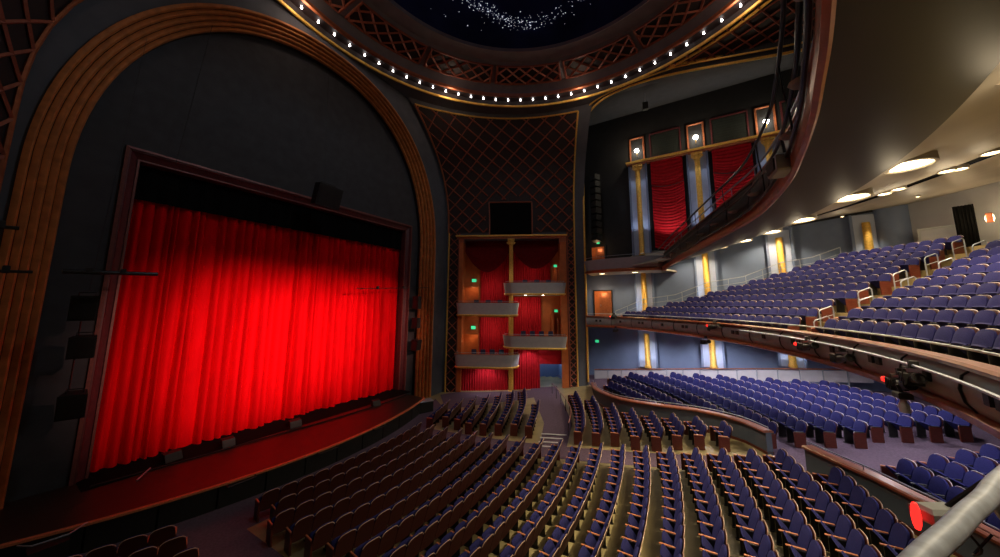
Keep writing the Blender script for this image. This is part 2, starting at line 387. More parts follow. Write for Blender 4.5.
tag(cb.build('stage_cable', 'black'), 'thick black cable run lying along the stage before the curtain', 'cable')
mr = thing('metal_strut', 'short pale metal strut lying on the left of the stage', 'strut', (4.1, 18.4, STZ))
MB().tube([(-.1, -.2, .03), (.35, .35, .14)], .03, 6).build('bar', 'steel', mr)
pb = thing('pit_box', 'black box at the right end of the stage front', 'box', (17.3, 16.6, 0))
MB().bbox((0, 0, .38), (1.1, .7, .76), -.5, .03).build('body', 'black', pb); MB().bbox((0, 0, .78), (1.14, .74, .03), -.5, .01).build('lid', 'steel', pb)

# ------------------------------------------------------------------ proscenium: wall, arch, inner wall, frame
AIN, AOUT, YIN, YOUT = 8.95, 10.0, 19.6, YP
def arch_line(hw, zt, y, z0=0.0, n=56):
    # straight legs, super-elliptic head
    zs = 11.8; pts = [(XC-.1-hw, y, z0), (XC-.1-hw, y, zs*.5), (XC-.1-hw, y, zs)]
    for i in range(1, n):
        a = math.pi*(1-i/n); c, s_ = math.cos(a), math.sin(a)
        pts.append((XC-.1+hw*math.copysign(abs(c)**.92, c), y, zs+(zt-zs)*abs(s_)**.92))
    pts += [(XC-.1+hw, y, zs), (XC-.1+hw, y, zs*.5), (XC-.1+hw, y, z0)]
    return pts
def loft(lines): 
    b = MB(); n = len(lines[0]); q = [p for l in lines for p in l]
    return b.add(q, [(i*n+j, i*n+j+1, (i+1)*n+j+1, (i+1)*n+j) for i in range(len(lines)-1) for j in range(n-1)])
ar = thing('proscenium_arch', 'broad copper-brown reeded arch around the dark stage wall', 'arch')
N = 5
for k in range(N):                               # five parallel convex reeds
    ls = []
    for q in range(6):
        t = (k+.04+.92*q/5)/N; bulge = .13*math.sin(math.pi*q/5)
        hw = AIN+(AOUT-AIN)*t - bulge*.5; zt = 22.85+(23.6-22.85)*t - bulge*.5; y = YIN+(YOUT-.1-YIN)*t - bulge*.8
        ls.append(arch_line(hw, zt, y))
    loft(ls).build('arch_reed', 'arch_wood', ar, smooth=True)
loft([arch_line(AIN+.02, 22.87, YIN+.6), arch_line(AIN+.05, 22.9, YIN+.02), arch_line(AOUT+.05, 23.65, YOUT+.03)]).build('arch_backing', 'lattice_back', ar)
def build_pros_wall():
    inner = arch_line(AOUT, 23.6, YP); b = MB(); n = len(inner)
    outer = []
    for (x, y, z) in inner:                      # project to a rectangle around the arch
        outer.append((-9.5 if x < XC-.1-AOUT+.01 else 21.75 if x > XC-.1+AOUT-.01 else x, y, z if abs(x-XC+.1) > AOUT-.01 else 26.5))
    b.add(inner+outer, [(i, i+1, n+i+1, n+i) for i in range(n-1)])
    k = [i for i in range(n) if outer[i][2] > 26]
    b.add([(-9.5, YP, 11.8), outer[k[0]], (-9.5, YP, 26.5)], [(0, 1, 2)]); b.add([(21.75, YP, 11.8), outer[k[-1]], (21.75, YP, 26.5)], [(0, 1, 2)])
    struct(b.build('wall_proscenium', 'wall_grey'))
build_pros_wall()
FX0, FX1, FZ = 2.65, 18.45, 13.95                # outer frame
def build_stage_wall():
    b = MB(); y = 19.9
    b.add([(0, y, 0), (FX0, y, 0), (FX0, y, FZ), (FX1, y, FZ), (FX1, y, 0), (20.6, y, 0), (20.6, y, 24), (0, y, 24), (FX0, y, 24), (FX1, y, 24)],
          [(0, 1, 2, 8, 7), (2, 3, 9, 8), (3, 4, 5, 6, 9)])
    struct(b.build('wall_stage', 'wall_dark'))
    fr = thing('proscenium_surround', 'dark maroon stage opening frame with thin rose gilt edges', 'frame')
    def ring(i, y): return [(FX0+i, y, STZ-.05), (FX0+i, y, FZ-i), (FX1-i, y, FZ-i), (FX1-i, y, STZ-.05)]
    def band(name, m, prof):
        loft([ring(i, yy) for i, yy in prof]).build(name, m, fr)
    band('frame_edge', 'frame_edge', [(-.02, 19.9), (-.02, 19.78), (.08, 19.76), (.08, 19.86)])
    band('frame_band', 'frame_maroon', [(.08, 19.82), (.14, 19.82), (.18, 19.90), (.36, 20.04), (.38, 20.1)])
    band('frame_edge', 'frame_edge', [(.38, 20.1), (.38, 20.02), (.45, 20.02), (.45, 20.12)])
    band('frame_return', 'frame_maroon', [(.45, 20.1), (.50, 20.3), (.50, 20.6)])
build_stage_wall()
def hang_line(name, label, p, q, r=.012, m='black'):
    tag(MB().tube([p, q], r, 5).build(name, m), label, 'cable')
# loudspeakers hung beside the opening, and one over it
def box_speaker(label, loc, d, rz, rx=0, group=None):
    t = thing('loudspeaker', label, 'loudspeaker', loc, rz, group); t.rotation_euler = (rx, 0, rz)
    MB().add([(-d[0]/2, -d[1]/2, -d[2]/2), (d[0]/2, -d[1]/2, -d[2]/2), (d[0]*.36, d[1]/2, -d[2]/2), (-d[0]*.36, d[1]/2, -d[2]/2),
              (-d[0]/2, -d[1]/2, d[2]/2), (d[0]/2, -d[1]/2, d[2]/2), (d[0]*.36, d[1]/2, d[2]/2), (-d[0]*.36, d[1]/2, d[2]/2)],
             [(3, 2, 1, 0), (4, 5, 6, 7), (0, 1, 5, 4), (1, 2, 6, 5), (2, 3, 7, 6), (3, 0, 4, 7)]).build('cabinet', 'black', t)
    MB().bbox((0, -d[1]/2-.012, 0), (d[0]*.88, .02, d[2]*.86), 0, .008).build('grille', 'dark_metal', t)
    MB().tube([(-d[0]*.3, 0, d[2]/2), (-d[0]*.3, 0, d[2]/2+.12), (d[0]*.3, 0, d[2]/2+.12), (d[0]*.3, 0, d[2]/2)], .018, 5).build('yoke', 'dark_metal', t)
    return t
G = 'black loudspeakers hung beside the stage opening'
box_speaker('lowest black loudspeaker hung at left of the red curtain', (2.2, 18.0, 4.05), (.62, .5, .8), -.25, .15, G)
box_speaker('middle black loudspeaker hung at left of the red curtain', (2.2, 18.0, 5.95), (.6, .5, .72), -.25, .1, G)
box_speaker('highest black loudspeaker hung at left of the red curtain', (2.1, 18.0, 7.25), (.62, .5, .85), -.25, 0, G)
box_speaker('wide black loudspeaker hung over the middle of the stage frame', (10.15, 18.2, 13.75), (1.5, .8, 1.25), .1, .25)
box_speaker('upper black loudspeaker hung at right of the red curtain', (18.55, 19.0, 7.6), (.6, .5, 1.0), .3, 0, G)
box_speaker('middle black loudspeaker hung at right of the red curtain', (18.55, 19.0, 6.0), (.6, .5, .8), .3, 0, G)
box_speaker('lower black loudspeaker hung at right of the red curtain', (18.65, 19.0, 4.3), (.75, .55, .8), .3, .1, G)
for z0, z1 in ((4.5, 5.55), (6.35, 6.8)): hang_line('speaker_cable', 'short black cable between the %s loudspeakers left of the curtain' % ('lower' if z0 < 5 else 'upper'), (2.05, 18.0, z0), (2.05, 18.0, z1), .02)
hang_line('rigging_cable', 'thin black cable from the loudspeaker over the stage to the arch', (10.1, 18.3, 14.4), (10.1, 18.9, 22.0), .012)
hang_line('rigging_cable', 'thin black cable down the dark wall above the stage frame left corner', (4.0, 19.2, 13.5), (4.6, 19.3, 21.3), .012)
hang_line('rigging_cable', 'thin pale cable down the dark wall beside the left arch leg', (2.15, 18.3, 7.8), (2.6, 19.2, 18.6), .006, 'dark_metal')
def pipe_bar(label, p, q, r=.05):
    t = thing('lighting_bar', label, 'lighting bar', p); d = Vector(q)-Vector(p)
    MB().tube([(0, 0, 0), d], r, 8).build('pipe', 'pipe_black', t)
    for k in (.25, .6):
        MB().bbox(tuple(d*k+Vector((0, 0, .05))), (.12, .16, .2), 0, .02).build('clamp', 'black', t)
pipe_bar('black horizontal lighting bar reaching over the left of the curtain', (1.4, 17.0, 8.42), (3.5, 17.0, 8.5), .07)
pipe_bar('grey bar end entering at the left edge above mid height', (-.2, 15.0, 8.2), (.78, 15.0, 8.24), .04)
pipe_bar('short black bar end on the left edge beside the arch leg', (-.2, 15.0, 9.33), (.45, 15.0, 9.36), .05)
pipe_bar('thin black bar across the right edge of the red curtain', (12.9, 18.7, 8.45), (19.6, 18.9, 8.85), .025)

# ------------------------------------------------------------------ pendentive wall over the boxes (and its mirror on the near side)
def pend(u, v, mir=False, o=0.0):
    v2 = max(v, 0); e = min(v2, 1.05)**2.4
    b = bw(-.95+11.2*u, 0)
    a = R(63.3-53.9*u); rr = 15.35-.35*u
    tx, ty = DC[0]+rr*math.cos(a), DC[1]+rr*math.sin(a)
    x, y = b.x+(tx-b.x)*e, b.y+(ty-b.y)*e; y = min(y, YP-.05)
    x -= BN.x*o; y -= BN.y*o
    z = 13.9+10.1*v
    return (21.7-x, y, z) if mir else (x, y, z)
def lattice_lines(w, h, step, hole=None, n=26):
    """diagonals of a w x h panel as lists of (a, b), cut at an optional hole"""
    out = []
    for sgn in (1, -1):
        k0, k1 = (0, int((w+h)/step)+1) if sgn == 1 else (-int(h/step)-1, int(w/step)+1)
        for k in range(k0, k1+1):
            c = (k+.5)*step
            pts = []
            for i in range(n+1):
                b = h*i/n; a = c-b if sgn == 1 else c+b
                pts.append((a, b))
            # clip to 0..w by interpolation
            b0, b1 = (max(0, c-w), min(h, c)) if sgn == 1 else (max(0, -c), min(h, w-c))
            if b1-b0 < step*.12: continue
            m = max(2, int((b1-b0)/h*n)+1)
            cur = []
            for i in range(m+1):
                b = b0+(b1-b0)*i/m; a = c-b if sgn == 1 else c+b
                if hole and hole[0] < a < hole[1] and hole[2] < b < hole[3]:
                    if len(cur) > 1: out.append(cur)
                    cur = []
                else: cur.append((a, b))
            if len(cur) > 1: out.append(cur)
    return out
def build_pend(mir):
    v0 = -1.25 if mir else 0.0
    wl = MB(); wl.grid(lambda u, v: pend(-.02+1.10*u, v0-.04+(1.06-v0)*v, mir, -.08), 36, 30)
    struct(wl.build('wall_pendentive_near' if mir else 'wall_pendentive_far', 'wall_grey', smooth=True))
    pn = thing('lattice_panel', 'dark lattice panel curving up beside the arch in the top left corner' if mir else 'large dark red diamond lattice panel above the theatre boxes', 'lattice panel')
    vv = lambda t: v0+(.97-v0)*t
    MB().grid(lambda u, v: pend(u, vv(v), mir, .0), 40, 30).build('panel_back', 'lattice_back', pn, smooth=True)
    W, H = 11.2, 10.1*(.97-v0)
    for ln in lattice_lines(W, H, 1.27, None if mir else (3.55, 7.7, -1, 2.95), 26 if not mir else 50):
        MB().tube([pend(a/W, vv(b/H), mir, .05) for a, b in ln], .062, 4).build('lattice_strip', 'lattice', pn)
    edge = [pend(0, vv(t/20), mir, .06) for t in range(21)]; top = [pend(t/30, .97, mir, .06) for t in range(31)]; e2 = [pend(1, vv(t/20), mir, .06) for t in range(21)]
    MB().tube(edge, .07, 6).build('panel_border', 'copper', pn); MB().tube(top, .075, 6).build('panel_border', 'gold', pn); MB().tube(e2, .075, 6).build('panel_border', 'gold', pn)
    if not mir:                                  # dark speaker window in the lattice
        x0, x1, z0, z1 = 3.73/11.2, 7.53/11.2, -.02, .27
        wn = thing('speaker_window', 'black rectangular opening in the lattice above the boxes', 'opening')
        MB().grid(lambda u, v: pend(x0+(x1-x0)*u, z0+(z1-z0)*v, False, .03), 4, 4).build('black_cloth', 'black_cloth', wn)
        for a, b in (((x0, z0), (x0, z1)), ((x0, z1), (x1, z1)), ((x1, z1), (x1, z0))):
            MB().tube([pend(a[0]+(b[0]-a[0])*t/5, a[1]+(b[1]-a[1])*t/5, False, .07) for t in range(6)], .07, 4).build('frame_bar', 'lattice', wn)
build_pend(False); build_pend(True)

# ------------------------------------------------------------------ box wall
def quad(b, s0, s1, z0, z1, o0, o1=None):
    o1 = o0 if o1 is None else o1
    b.add([bw(s0, z0, o0), bw(s1, z0, o1), bw(s1, z1, o1), bw(s0, z1, o0)], [(0, 1, 2, 3)]); return b
def slab(b, s0, s1, z0, z1, o0, o1):
    q = [bw(s, z, o) for s in (s0, s1) for o in (o0, o1) for z in (z0, z1)]
    return b.add(q, [(0, 1, 3, 2), (4, 6, 7, 5), (0, 4, 5, 1), (2, 3, 7, 6), (0, 2, 6, 4), (1, 5, 7, 3)])
b = MB(); slab(b, -1.2, .05, -.2, 14, .12, .5); slab(b, 9.5, 11.15, -.2, 14, .12, .5); slab(b, -.2, 9.6, 13.3, 14.0, .1, 2.6)
struct(b.build('wall_box', 'wall_grey'))
DEP = 2.4
b = MB(); slab(b, 0, 6.8, 0, 13.4, DEP, DEP+.15); slab(b, 6.8, 9.6, 2.85, 13.4, DEP, DEP+.15); slab(b, .05, .2, 0, 13.4, .1, DEP); slab(b, 9.35, 9.5, 2.7, 13.4, .1, DEP); slab(b, 4.62, 4.78, 2.6, 13.4, .6, DEP)
struct(b.build('wall_box_rear', 'orange'))
for s0, s1, nm in ((-.9, .05, 'left'), (9.62, 10.25, 'right')):
    pn = thing('lattice_column', 'narrow tall lattice column at the %s of the boxes' % nm, 'lattice panel')
    slab(MB(), s0, s1, -.1, 13.9, .08, .12).build('panel_back', 'lattice_back', pn)
    w_ = s1-s0
    for ln in lattice_lines(w_, 13.8, w_*.98, None, 8):
        MB().tube([bw(s0+a, .05+b_, .04) for a, b_ in ln], .045, 4).build('lattice_strip', 'lattice', pn)
    for s_, m_ in ((s0, 'gold' if nm == 'left' else 'lattice'), (s1, 'lattice' if nm == 'left' else 'gold')):
        MB().tube([bw(s_, -.1, .02), bw(s_, 13.9, .02)], .07, 6).build('panel_border', m_, pn)
for s0, s1, nm in ((.05, .42, 'left'), (8.98, 9.52, 'right')):
    pl = thing('box_pilaster', 'flat orange pilaster framing the boxes on the %s' % nm, 'pilaster')
    slab(MB(), s0, s1, 0, 13.0, -.02, .35).build('shaft', 'orange', pl); slab(MB(), s0-.03, s1+.03, 13.0, 13.3, -.06, .38).build('capital', 'copper', pl)
en = thing('box_entablature', 'gilded beam running across the top of the boxes', 'beam')
slab(MB(), -.25, 9.6, 13.5, 13.62, -.28, .1).build('cornice', 'gold', en); slab(MB(), -.15, 9.5, 13.32, 13.5, -.14, .1).build('frieze', 'copper', en)
def ionic_column(label, base, zb, zt, r, m, rz, cat='column', name='column', group=None, cap=True):
    t = thing(name, label, cat, (base[0], base[1], 0), rz, group); h = zt-zb
    n = 20; q = MB()
    for zz, k in ((zb+.3, 1), (zb+h*.35, 1), (zt-.55, .86)):
        for i in range(n*2): a = math.pi*i/n; rr = r*k*(1 if i % 2 else .9); q.v.append((rr*math.cos(a), rr*math.sin(a), zz))
    m2 = n*2; q.f += [(k*m2+i, k*m2+(i+1) % m2, (k+1)*m2+(i+1) % m2, (k+1)*m2+i) for k in range(2) for i in range(m2)]
    q.build('shaft', m, t)
    MB().lathe([(0, zb), (r*1.35, zb), (r*1.35, zb+.12), (r*1.2, zb+.16), (r*1.25, zb+.24), (r*1.02, zb+.3)], n=20).build('base', m, t, smooth=True)
    if cap:
        c = MB(); c.bbox((0, 0, zt-.08), (r*3.1, r*2.6, .14), 0, .03); c.lathe([(r*.86, zt-.6), (r*1.05, zt-.5), (r*1.1, zt-.3), (r*1.3, zt-.15)], n=16)
        cp = c.build('capital', m, t)
        for sx in (-1, 1):
            v = MB(); pts = []
            for i in range(26): a = i*.45; rr = r*.62*(1-i/30); pts.append((sx*(r*1.25)+rr*math.cos(a)*sx, -r*1.05, zt-.42+rr*math.sin(a)))
            v.tube(pts, r*.16, 5); v.build('volute', m, cp)
    return t
COLANG = math.atan2(BD.y, BD.x)
p = bw(4.7, 0, .08); ionic_column('tall slender gilded column between the theatre boxes', (p.x, p.y), .1, 13.3, .2, 'gold', COLANG)

def pleats(b, f0, f1, z0, z1, n, amp, fn, rows=3, hem=0.0, seed=1):
    rnd = random.Random(seed); k = n*6; A = [rnd.uniform(.6, 1.2) for _ in range(n+1)]
    def g(u, v):
        s_ = f0+(f1-f0)*u; i = int(u*n*.9999); d = amp*A[i]*math.sin(u*n*math.pi*2)
        return fn(s_, z0+(z1-z0)*v+(hem*math.sin(u*9) if v == 0 else 0), d)
    return b.grid(g, k, rows)
def box_drape(label, s0, s1, z0, z1, o, seed, swag=False):
    b = MB(); pleats(b, s0, s1, z0, z1, max(6, int((s1-s0)*5)), .05, lambda s_, z, d: bw(s_, z, o+d), 3, 0, seed)
    tag(b.build('box_curtain', 'drape', smooth=True), label, 'curtain', 'red curtains of the theatre boxes')
box_drape('red curtain at the back of the upper left theatre box', 1.75, 4.6, 6.6, 12.2, 2.2, 1)
box_drape('red curtain at the back of the lower left theatre box', 1.7, 4.6, 2.4, 6.3, 2.2, 2)
box_drape('red curtain at the back of the upper right theatre box', 4.85, 8.3, 8.4, 13.2, 2.2, 3)
box_drape('red curtain at the back of the middle right theatre box', 4.85, 7.4, 4.0, 8.2, 2.2, 4)
box_drape('red floor curtain under the lower left theatre box', .4, 4.6, .15, 2.35, .45, 5)
box_drape('red floor curtain under the right theatre box beside the doorway', 4.9, 7.15, .25, 4.0, .45, 6)
def swag(label, s0, s1, z1, drop, n, o):
    t = thing('swag_valance', label, 'valance', (0, 0, 0))
    for k in range(n):
        a, c = s0+(s1-s0)*k/n, s0+(s1-s0)*(k+1)/n
        def fn(u, v, a=a, c=c):
            sag = 4*u*(1-u); z = z1-(drop*.35+drop*.65*sag)*v; return bw(a+(c-a)*u, z, o-.16*math.sin(v*math.pi*4)*sag*.35-.1*sag*v)
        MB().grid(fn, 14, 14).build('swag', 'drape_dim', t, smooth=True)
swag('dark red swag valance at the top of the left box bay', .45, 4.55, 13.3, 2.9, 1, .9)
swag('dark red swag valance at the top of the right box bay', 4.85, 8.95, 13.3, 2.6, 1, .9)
sh = MB(); pleats(sh, 1.75, 3.0, 10.4, 11.9, 7, .05, lambda s_, z, d: bw(s_, z, 2.0+d), 2, .05, 8)
tag(sh.build('short_curtain', 'drape', smooth=True), 'short red curtain hanging over the doorway of the upper left box', 'curtain')
MB_d = MB(); slab(MB_d, 7.15, 8.98, 2.5, 4.0, .4, .5)
tag(MB_d.build('curtain_header', 'drape'), 'plain red cloth panel above the doorway beneath the right box', 'curtain')
# doorway below the lower right box: blue vestibule
b = MB(); slab(b, 6.9, 9.2, -.1, 3.4, 5.2, 5.3); slab(b, 6.6, 6.75, -.1, 3.4, .6, 5.2); slab(b, 9.2, 9.35, -.1, 3.4, .5, 5.2); slab(b, 6.6, 9.3, 2.75, 2.85, .5, 5.3); 
struct(b.build('wall_vestibule', 'wall_blue'))
b = MB(); slab(b, 6.6, 9.3, .2, .36, .4, 5.3); struct(b.build('floor_vestibule', 'carpet'))
point('vestibule_light', bw(8.0, 2.4, 3.2), 38, (.6, .75, 1), .15)
def seat_chair(label, pos, rz, group):
    t = thing('box_chair', label, 'chair', pos, rz, group)
    MB().bbox((0, 0, .62), (.44, .44, .08), 0, .03).build('seat', 'chair', t)
    MB().bbox((0, -.2, 1.0), (.42, .06, .48), 0, .03, R(-6)).build('backrest', 'chair', t)
    for x in (-.18, .18):
        for y in (-.18, .18): MB().tube([(x, y, 0), (x, y, .6)], .016, 5).build('leg', 'dark_metal', t)
def theatre_box(name, s0, s1, z0, z1, curve_right, chairs):
    t = thing('theatre_box', name, 'theatre box')
    D_ = .85
    pth = [(s0, .1), (s0, -D_*.7), (s0+.12, -D_), (s0+1, -D_-.05), (s1-1.0, -D_-.05), (s1-.45, -D_*.85), (s1-.1, -D_*.45), (s1, .1)]
    if not curve_right: pth = [(s0+s1-s_, o) for s_, o in pth][::-1]
    P = smooth_path([tuple(bw(s_, 0, o))[:2] for s_, o in pth], 6); h = z1-z0
    MB().sweep(P, [(.02, z0+.14), (.03, z0+.3), (.09, z0+h*.62), (.15, z1-.08), (.15, z1), (-.03, z1), (-.03, z0+.14)], closed=True).build('box_front', 'parapet', t, smooth=True)
    MB().sweep(P, [(.10, z0+.16), (.12, z0+.10), (.06, z0+.04), (.04, z0), (-.05, z0), (-.05, z0+.16)], closed=True).build('gilt_moulding', 'gold', t, smooth=True)
    MB().sweep(P, [(.17, z1+.03), (.17, z1), (-.05, z1), (-.05, z1+.03)], closed=True).build('wooden_rail', 'ledge', t)
    MB().tube([(x, y, z1+.14) for x, y in P], .018, 5).build('metal_rail', 'steel', t)
    poly = [bw(s_, 0, o+.02) for s_, o in pth]; poly = [(q.x, q.y) for q in poly] + [tuple(bw(pth[-1][0], 0, DEP))[:2], tuple(bw(pth[0][0], 0, DEP))[:2]]
    MB().prism(poly, z0+.05, z0+.16).build('box_floor', 'fascia', t)
    for f in (.35, .65):
        q = bw(s0+(s1-s0)*f, z0+.03, -.3); MB().lathe([(0, -.03), (.075, -.03), (.09, .03)], tuple(q), 10).build('downlight', 'lamp_white', t)
    for k in range(chairs):
        q = bw(s0+(s1-s0)*(.18+.62*(k+.5)/chairs)+(0 if curve_right else .3), z0+.16, .15)
        seat_chair('navy chair %s from left in the %s' % (ORD[k], name.split(' theatre')[0].replace('grey fronted ', '')+' theatre box'), tuple(q), COLANG+math.pi, 'navy chairs in the theatre boxes')
theatre_box('grey fronted upper left theatre box with gilt lower moulding', .2, 5.25, 6.5, 7.62, True, 3)
theatre_box('grey fronted lower left theatre box with gilt lower moulding', .15, 5.3, 2.25, 3.38, True, 4)
theatre_box('grey fronted upper right theatre box with gilt lower moulding', 4.2, 9.2, 8.28, 9.32, False, 3)
theatre_box('grey fronted lower right theatre box with gilt lower moulding', 4.15, 9.2, 3.85, 4.92, False, 4)
def exit_sign(label, q, rz, m='exit', w_=.34, h=.2):
    t = thing('exit_sign', label, 'sign', tuple(q), rz)
    MB().bbox((0, .03, 0), (w_+.05, .05, h+.05), 0, .01).build('housing', 'black', t)
    MB().bbox((0, 0, 0), (w_, .02, h), 0, .005).build('lit_face', m, t)
    cu = bpy.data.curves.new('lettering', 'FONT'); cu.body = 'EXIT'; cu.size = h*.75; cu.align_x = 'CENTER'; cu.align_y = 'CENTER'; cu.extrude = .002
    tmp = bpy.data.objects.new('tmp', cu); COL.objects.link(tmp); dg = bpy.context.evaluated_depsgraph_get(); me = bpy.data.meshes.new_from_object(tmp.evaluated_get(dg))
    bpy.data.objects.remove(tmp); me.materials.clear(); me.materials.append(M['panel_white'])
    child('lettering', me, t, (0, -.014, 0), (R(90), 0, 0))
FACE = COLANG
exit_sign('green exit sign in the upper left theatre box', bw(1.1, 9.75, 2.2), FACE, 'exit', .42, .28)
exit_sign('green exit sign in the lower left theatre box', bw(1.1, 5.35, 2.2), FACE, 'exit', .42, .28)
exit_sign('green exit sign in the upper right theatre box', bw(8.75, 11.1, 2.0), FACE, 'exit', .3, .22)
exit_sign('green exit sign in the middle right theatre box', bw(8.75, 6.95, 2.0), FACE, 'exit', .3, .22)
for s_, z, wt in ((1.1, 9.0, 9), (1.1, 4.6, 9), (8.5, 10.6, 6), (8.4, 6.5, 7)):   # lobby light falling on the orange back walls
    point('box_lobby_light', bw(s_, z, 1.9), wt, (1, .6, .28), .1)
for s_, z, wt in ((2.8, 9.0, 26), (2.9, 5.4, 40), (6.6, 10.6, 16), (6.2, 7.2, 40)):
    if wt: point('box_ceiling_light', bw(s_, z, .9), wt, (1, .75, .55), .15)
spot('box_under_light', bw(2.6, 2.15, -.5), bw(2.6, 0, .4), 70, (.9, .85, 1), 130, .5, .1)
spot('box_under_light', bw(6.2, 3.75, -.5), bw(6.2, 0, .6), 90, (.9, .85, 1), 120, .5, .1)
for nm, z in (('upper', 9.1), ('lower', 4.75)):      # lit door niches in the orange walls
    d_ = thing('box_doorway', 'orange arched doorway in the %s left theatre box' % nm, 'doorway')
    slab(MB(), .45, 1.6, z, z+.1, 1.7, 2.39).build('lintel', 'orange', d_); slab(MB(), 1.55, 1.65, z-2.3, z, 1.9, 2.39).build('jamb', 'orange', d_)
for nm, z0 in (('upper', 8.5), ('middle', 4.1)):
    d_ = thing('box_doorway', 'orange side doorway with curved handle in the %s right theatre box' % nm, 'doorway')
    slab(MB(), 8.35, 8.5, z0, z0+2.6, 1.6, 2.39).build('jamb', 'orange', d_); MB().tube([bw(8.7, z0+.7, 1.0), bw(8.8, z0+1.2, .9), bw(8.8, z0+1.9, .9), bw(8.7, z0+2.2, 1.0)], .05, 6).build('handle', 'copper', d_)

# ------------------------------------------------------------------ dome
dm = thing('dome_cornice', 'round ceiling cornice with a ring of lit bulbs around the dome', 'cornice', (DC[0], DC[1], 0))
NB_ = 150
def ringp(name, prof, m, smooth=True): MB().lathe(prof, n=NB_).build(name, m, dm, smooth)
ringp('outer_bead', [(14.05, 24.08), (14.08, 24.0), (14.0, 23.92), (13.9, 23.94), (13.86, 24.04)], 'gold')
ringp('bulb_channel', [(13.9, 24.02), (13.75, 24.3), (13.2, 24.34), (13.05, 24.25)], 'lattice_back')
ringp('inner_bead', [(13.05, 24.28), (13.0, 24.16), (12.85, 24.18), (12.8, 24.4)], 'copper')
ringp('cove', [(12.8, 24.35), (12.72, 24.7), (12.6, 24.95)], 'plaster_dim')
ringp('dome_band', [(10.72, 25.12), (10.6, 25.3), (9.8, 25.45), (9.62, 25.3), (9.55, 25.5)], 'plaster_dim')
struct(MB().lathe([(9.6, 25.4), (9.5, 26.6), (9.0, 28.2), (7.6, 29.8), (5, 31), (2.5, 31.5), (0, 31.6)], (DC[0], DC[1], 0), 96).build('ceiling_dome', 'dome', smooth=True))
bm_ = MB().lathe([(0, -.06), (.035, -.05), (.06, -.015), (.05, .03), (.03, .05), (.03, .12)], n=10).mesh('bulb', 'bulb', True)
for k in range(82):
    a = R(98.1-4.36*k*360/(82*4.3902)); child('bulb', bm_, dm, (13.45*math.cos(a), 13.45*math.sin(a), 24.2))
struct(MB().lathe([(12.62, 24.95), (12.6, 25.06), (10.7, 25.2)], (DC[0], DC[1], 0), 150).build('ceiling_frieze', 'plaster_dim', smooth=True))
NP = 14
for k in range(NP):
    a0 = 38.6+360/NP*k+1.0; a1 = a0+360/NP-2.0
    def fz(a, r, dz=0): return (r*math.cos(R(a)), r*math.sin(R(a)), 25.05+(12.5-r)*.074+dz)
    bk = MB(); bk.grid(lambda u, v: fz(a0+(a1-a0)*u, 12.45-1.65*v, -.05), 20, 2); po = bk.build('frieze_panel', 'lattice_back', dm)
    wl = 2*math.pi*11.6*(a1-a0)/360
    lines = lattice_lines(wl, 1.65, 1.02, None, 6)
    for ln in lines:
        MB().tube([fz(a0+(a1-a0)*x/wl, 12.45-y, -.10) for x, y in ln], .08, 4).build('lattice_strip', 'lattice', po)
    fr = [fz(a0+(a1-a0)*i/14, 12.48, -.11) for i in range(15)] + [fz(a1-(a1-a0)*i/14, 10.78, -.11) for i in range(15)]
    MB().tube(fr+[fr[0]], .075, 5).build('panel_frame', 'lattice', po)
def build_stars():
    rnd = random.Random(5); b = MB()
    def star(a, f, s_):
        # f: 0 rim .. 1 crown
        r = float(np.interp(f, [0, .2, .45, .7, 1], [9.45, 9.0, 7.5, 4.9, .3])); z = float(np.interp(f, [0, .2, .45, .7, 1], [26.6, 28.1, 29.7, 30.9, 31.5]))-.05
        x, y = DC[0]+r*math.cos(a), DC[1]+r*math.sin(a)
        b.add([(x+s_, y, z), (x-s_, y, z), (x, y+s_, z), (x, y-s_, z), (x, y, z+s_), (x, y, z-s_)], [(0, 2, 4), (2, 1, 4), (1, 3, 4), (3, 0, 4), (2, 0, 5), (1, 2, 5), (3, 1, 5), (0, 3, 5)])
    for _ in range(260): star(rnd.uniform(0, 6.283), rnd.random()**1.3, rnd.choice((.02, .02, .03, .045)))
    for _ in range(420):                          # the bright milky band
        t = rnd.gauss(0, 1); a = R(45+28*t); f = .18+.10*math.sin(t*2.1)+rnd.gauss(0, .035)
        if .02 < f < .95: star(a, f, rnd.choice((.018, .02, .026, .04)))
    tag(b.build('star_lights', 'star'), 'tiny white star lights scattered over the dark blue dome', 'stars', kind='stuff')
build_stars()
def build_ceiling():
    b = MB(); n = 180
    def outer(a):
        c, s_ = math.cos(a), math.sin(a); r = 30
        if c > 1e-6: r = min(r, (24.6-DC[0]+.9*max(0, -s_)**2*3)/c)
        if c < -1e-6: r = min(r, (-9.0-DC[0])/c)
        if s_ > 1e-6: r = min(r, (YP-.02-DC[1])/s_ if abs(c) < .98 else r)
        if s_ < -1e-6: r = min(r, (-12-DC[1])/s_)
        return max(r, 14.02)
    q = []
    for i in range(n+1):
        a = 2*math.pi*i/n; q += [(DC[0]+14.0*math.cos(a), DC[1]+14.0*math.sin(a), 24.06), (DC[0]+outer(a)*math.cos(a), DC[1]+outer(a)*math.sin(a), 24.06)]
    b.add(q, [(2*i, 2*i+1, 2*i+3, 2*i+2) for i in range(n)])
    struct(b.build('ceiling', 'wall_grey'))
build_ceiling()
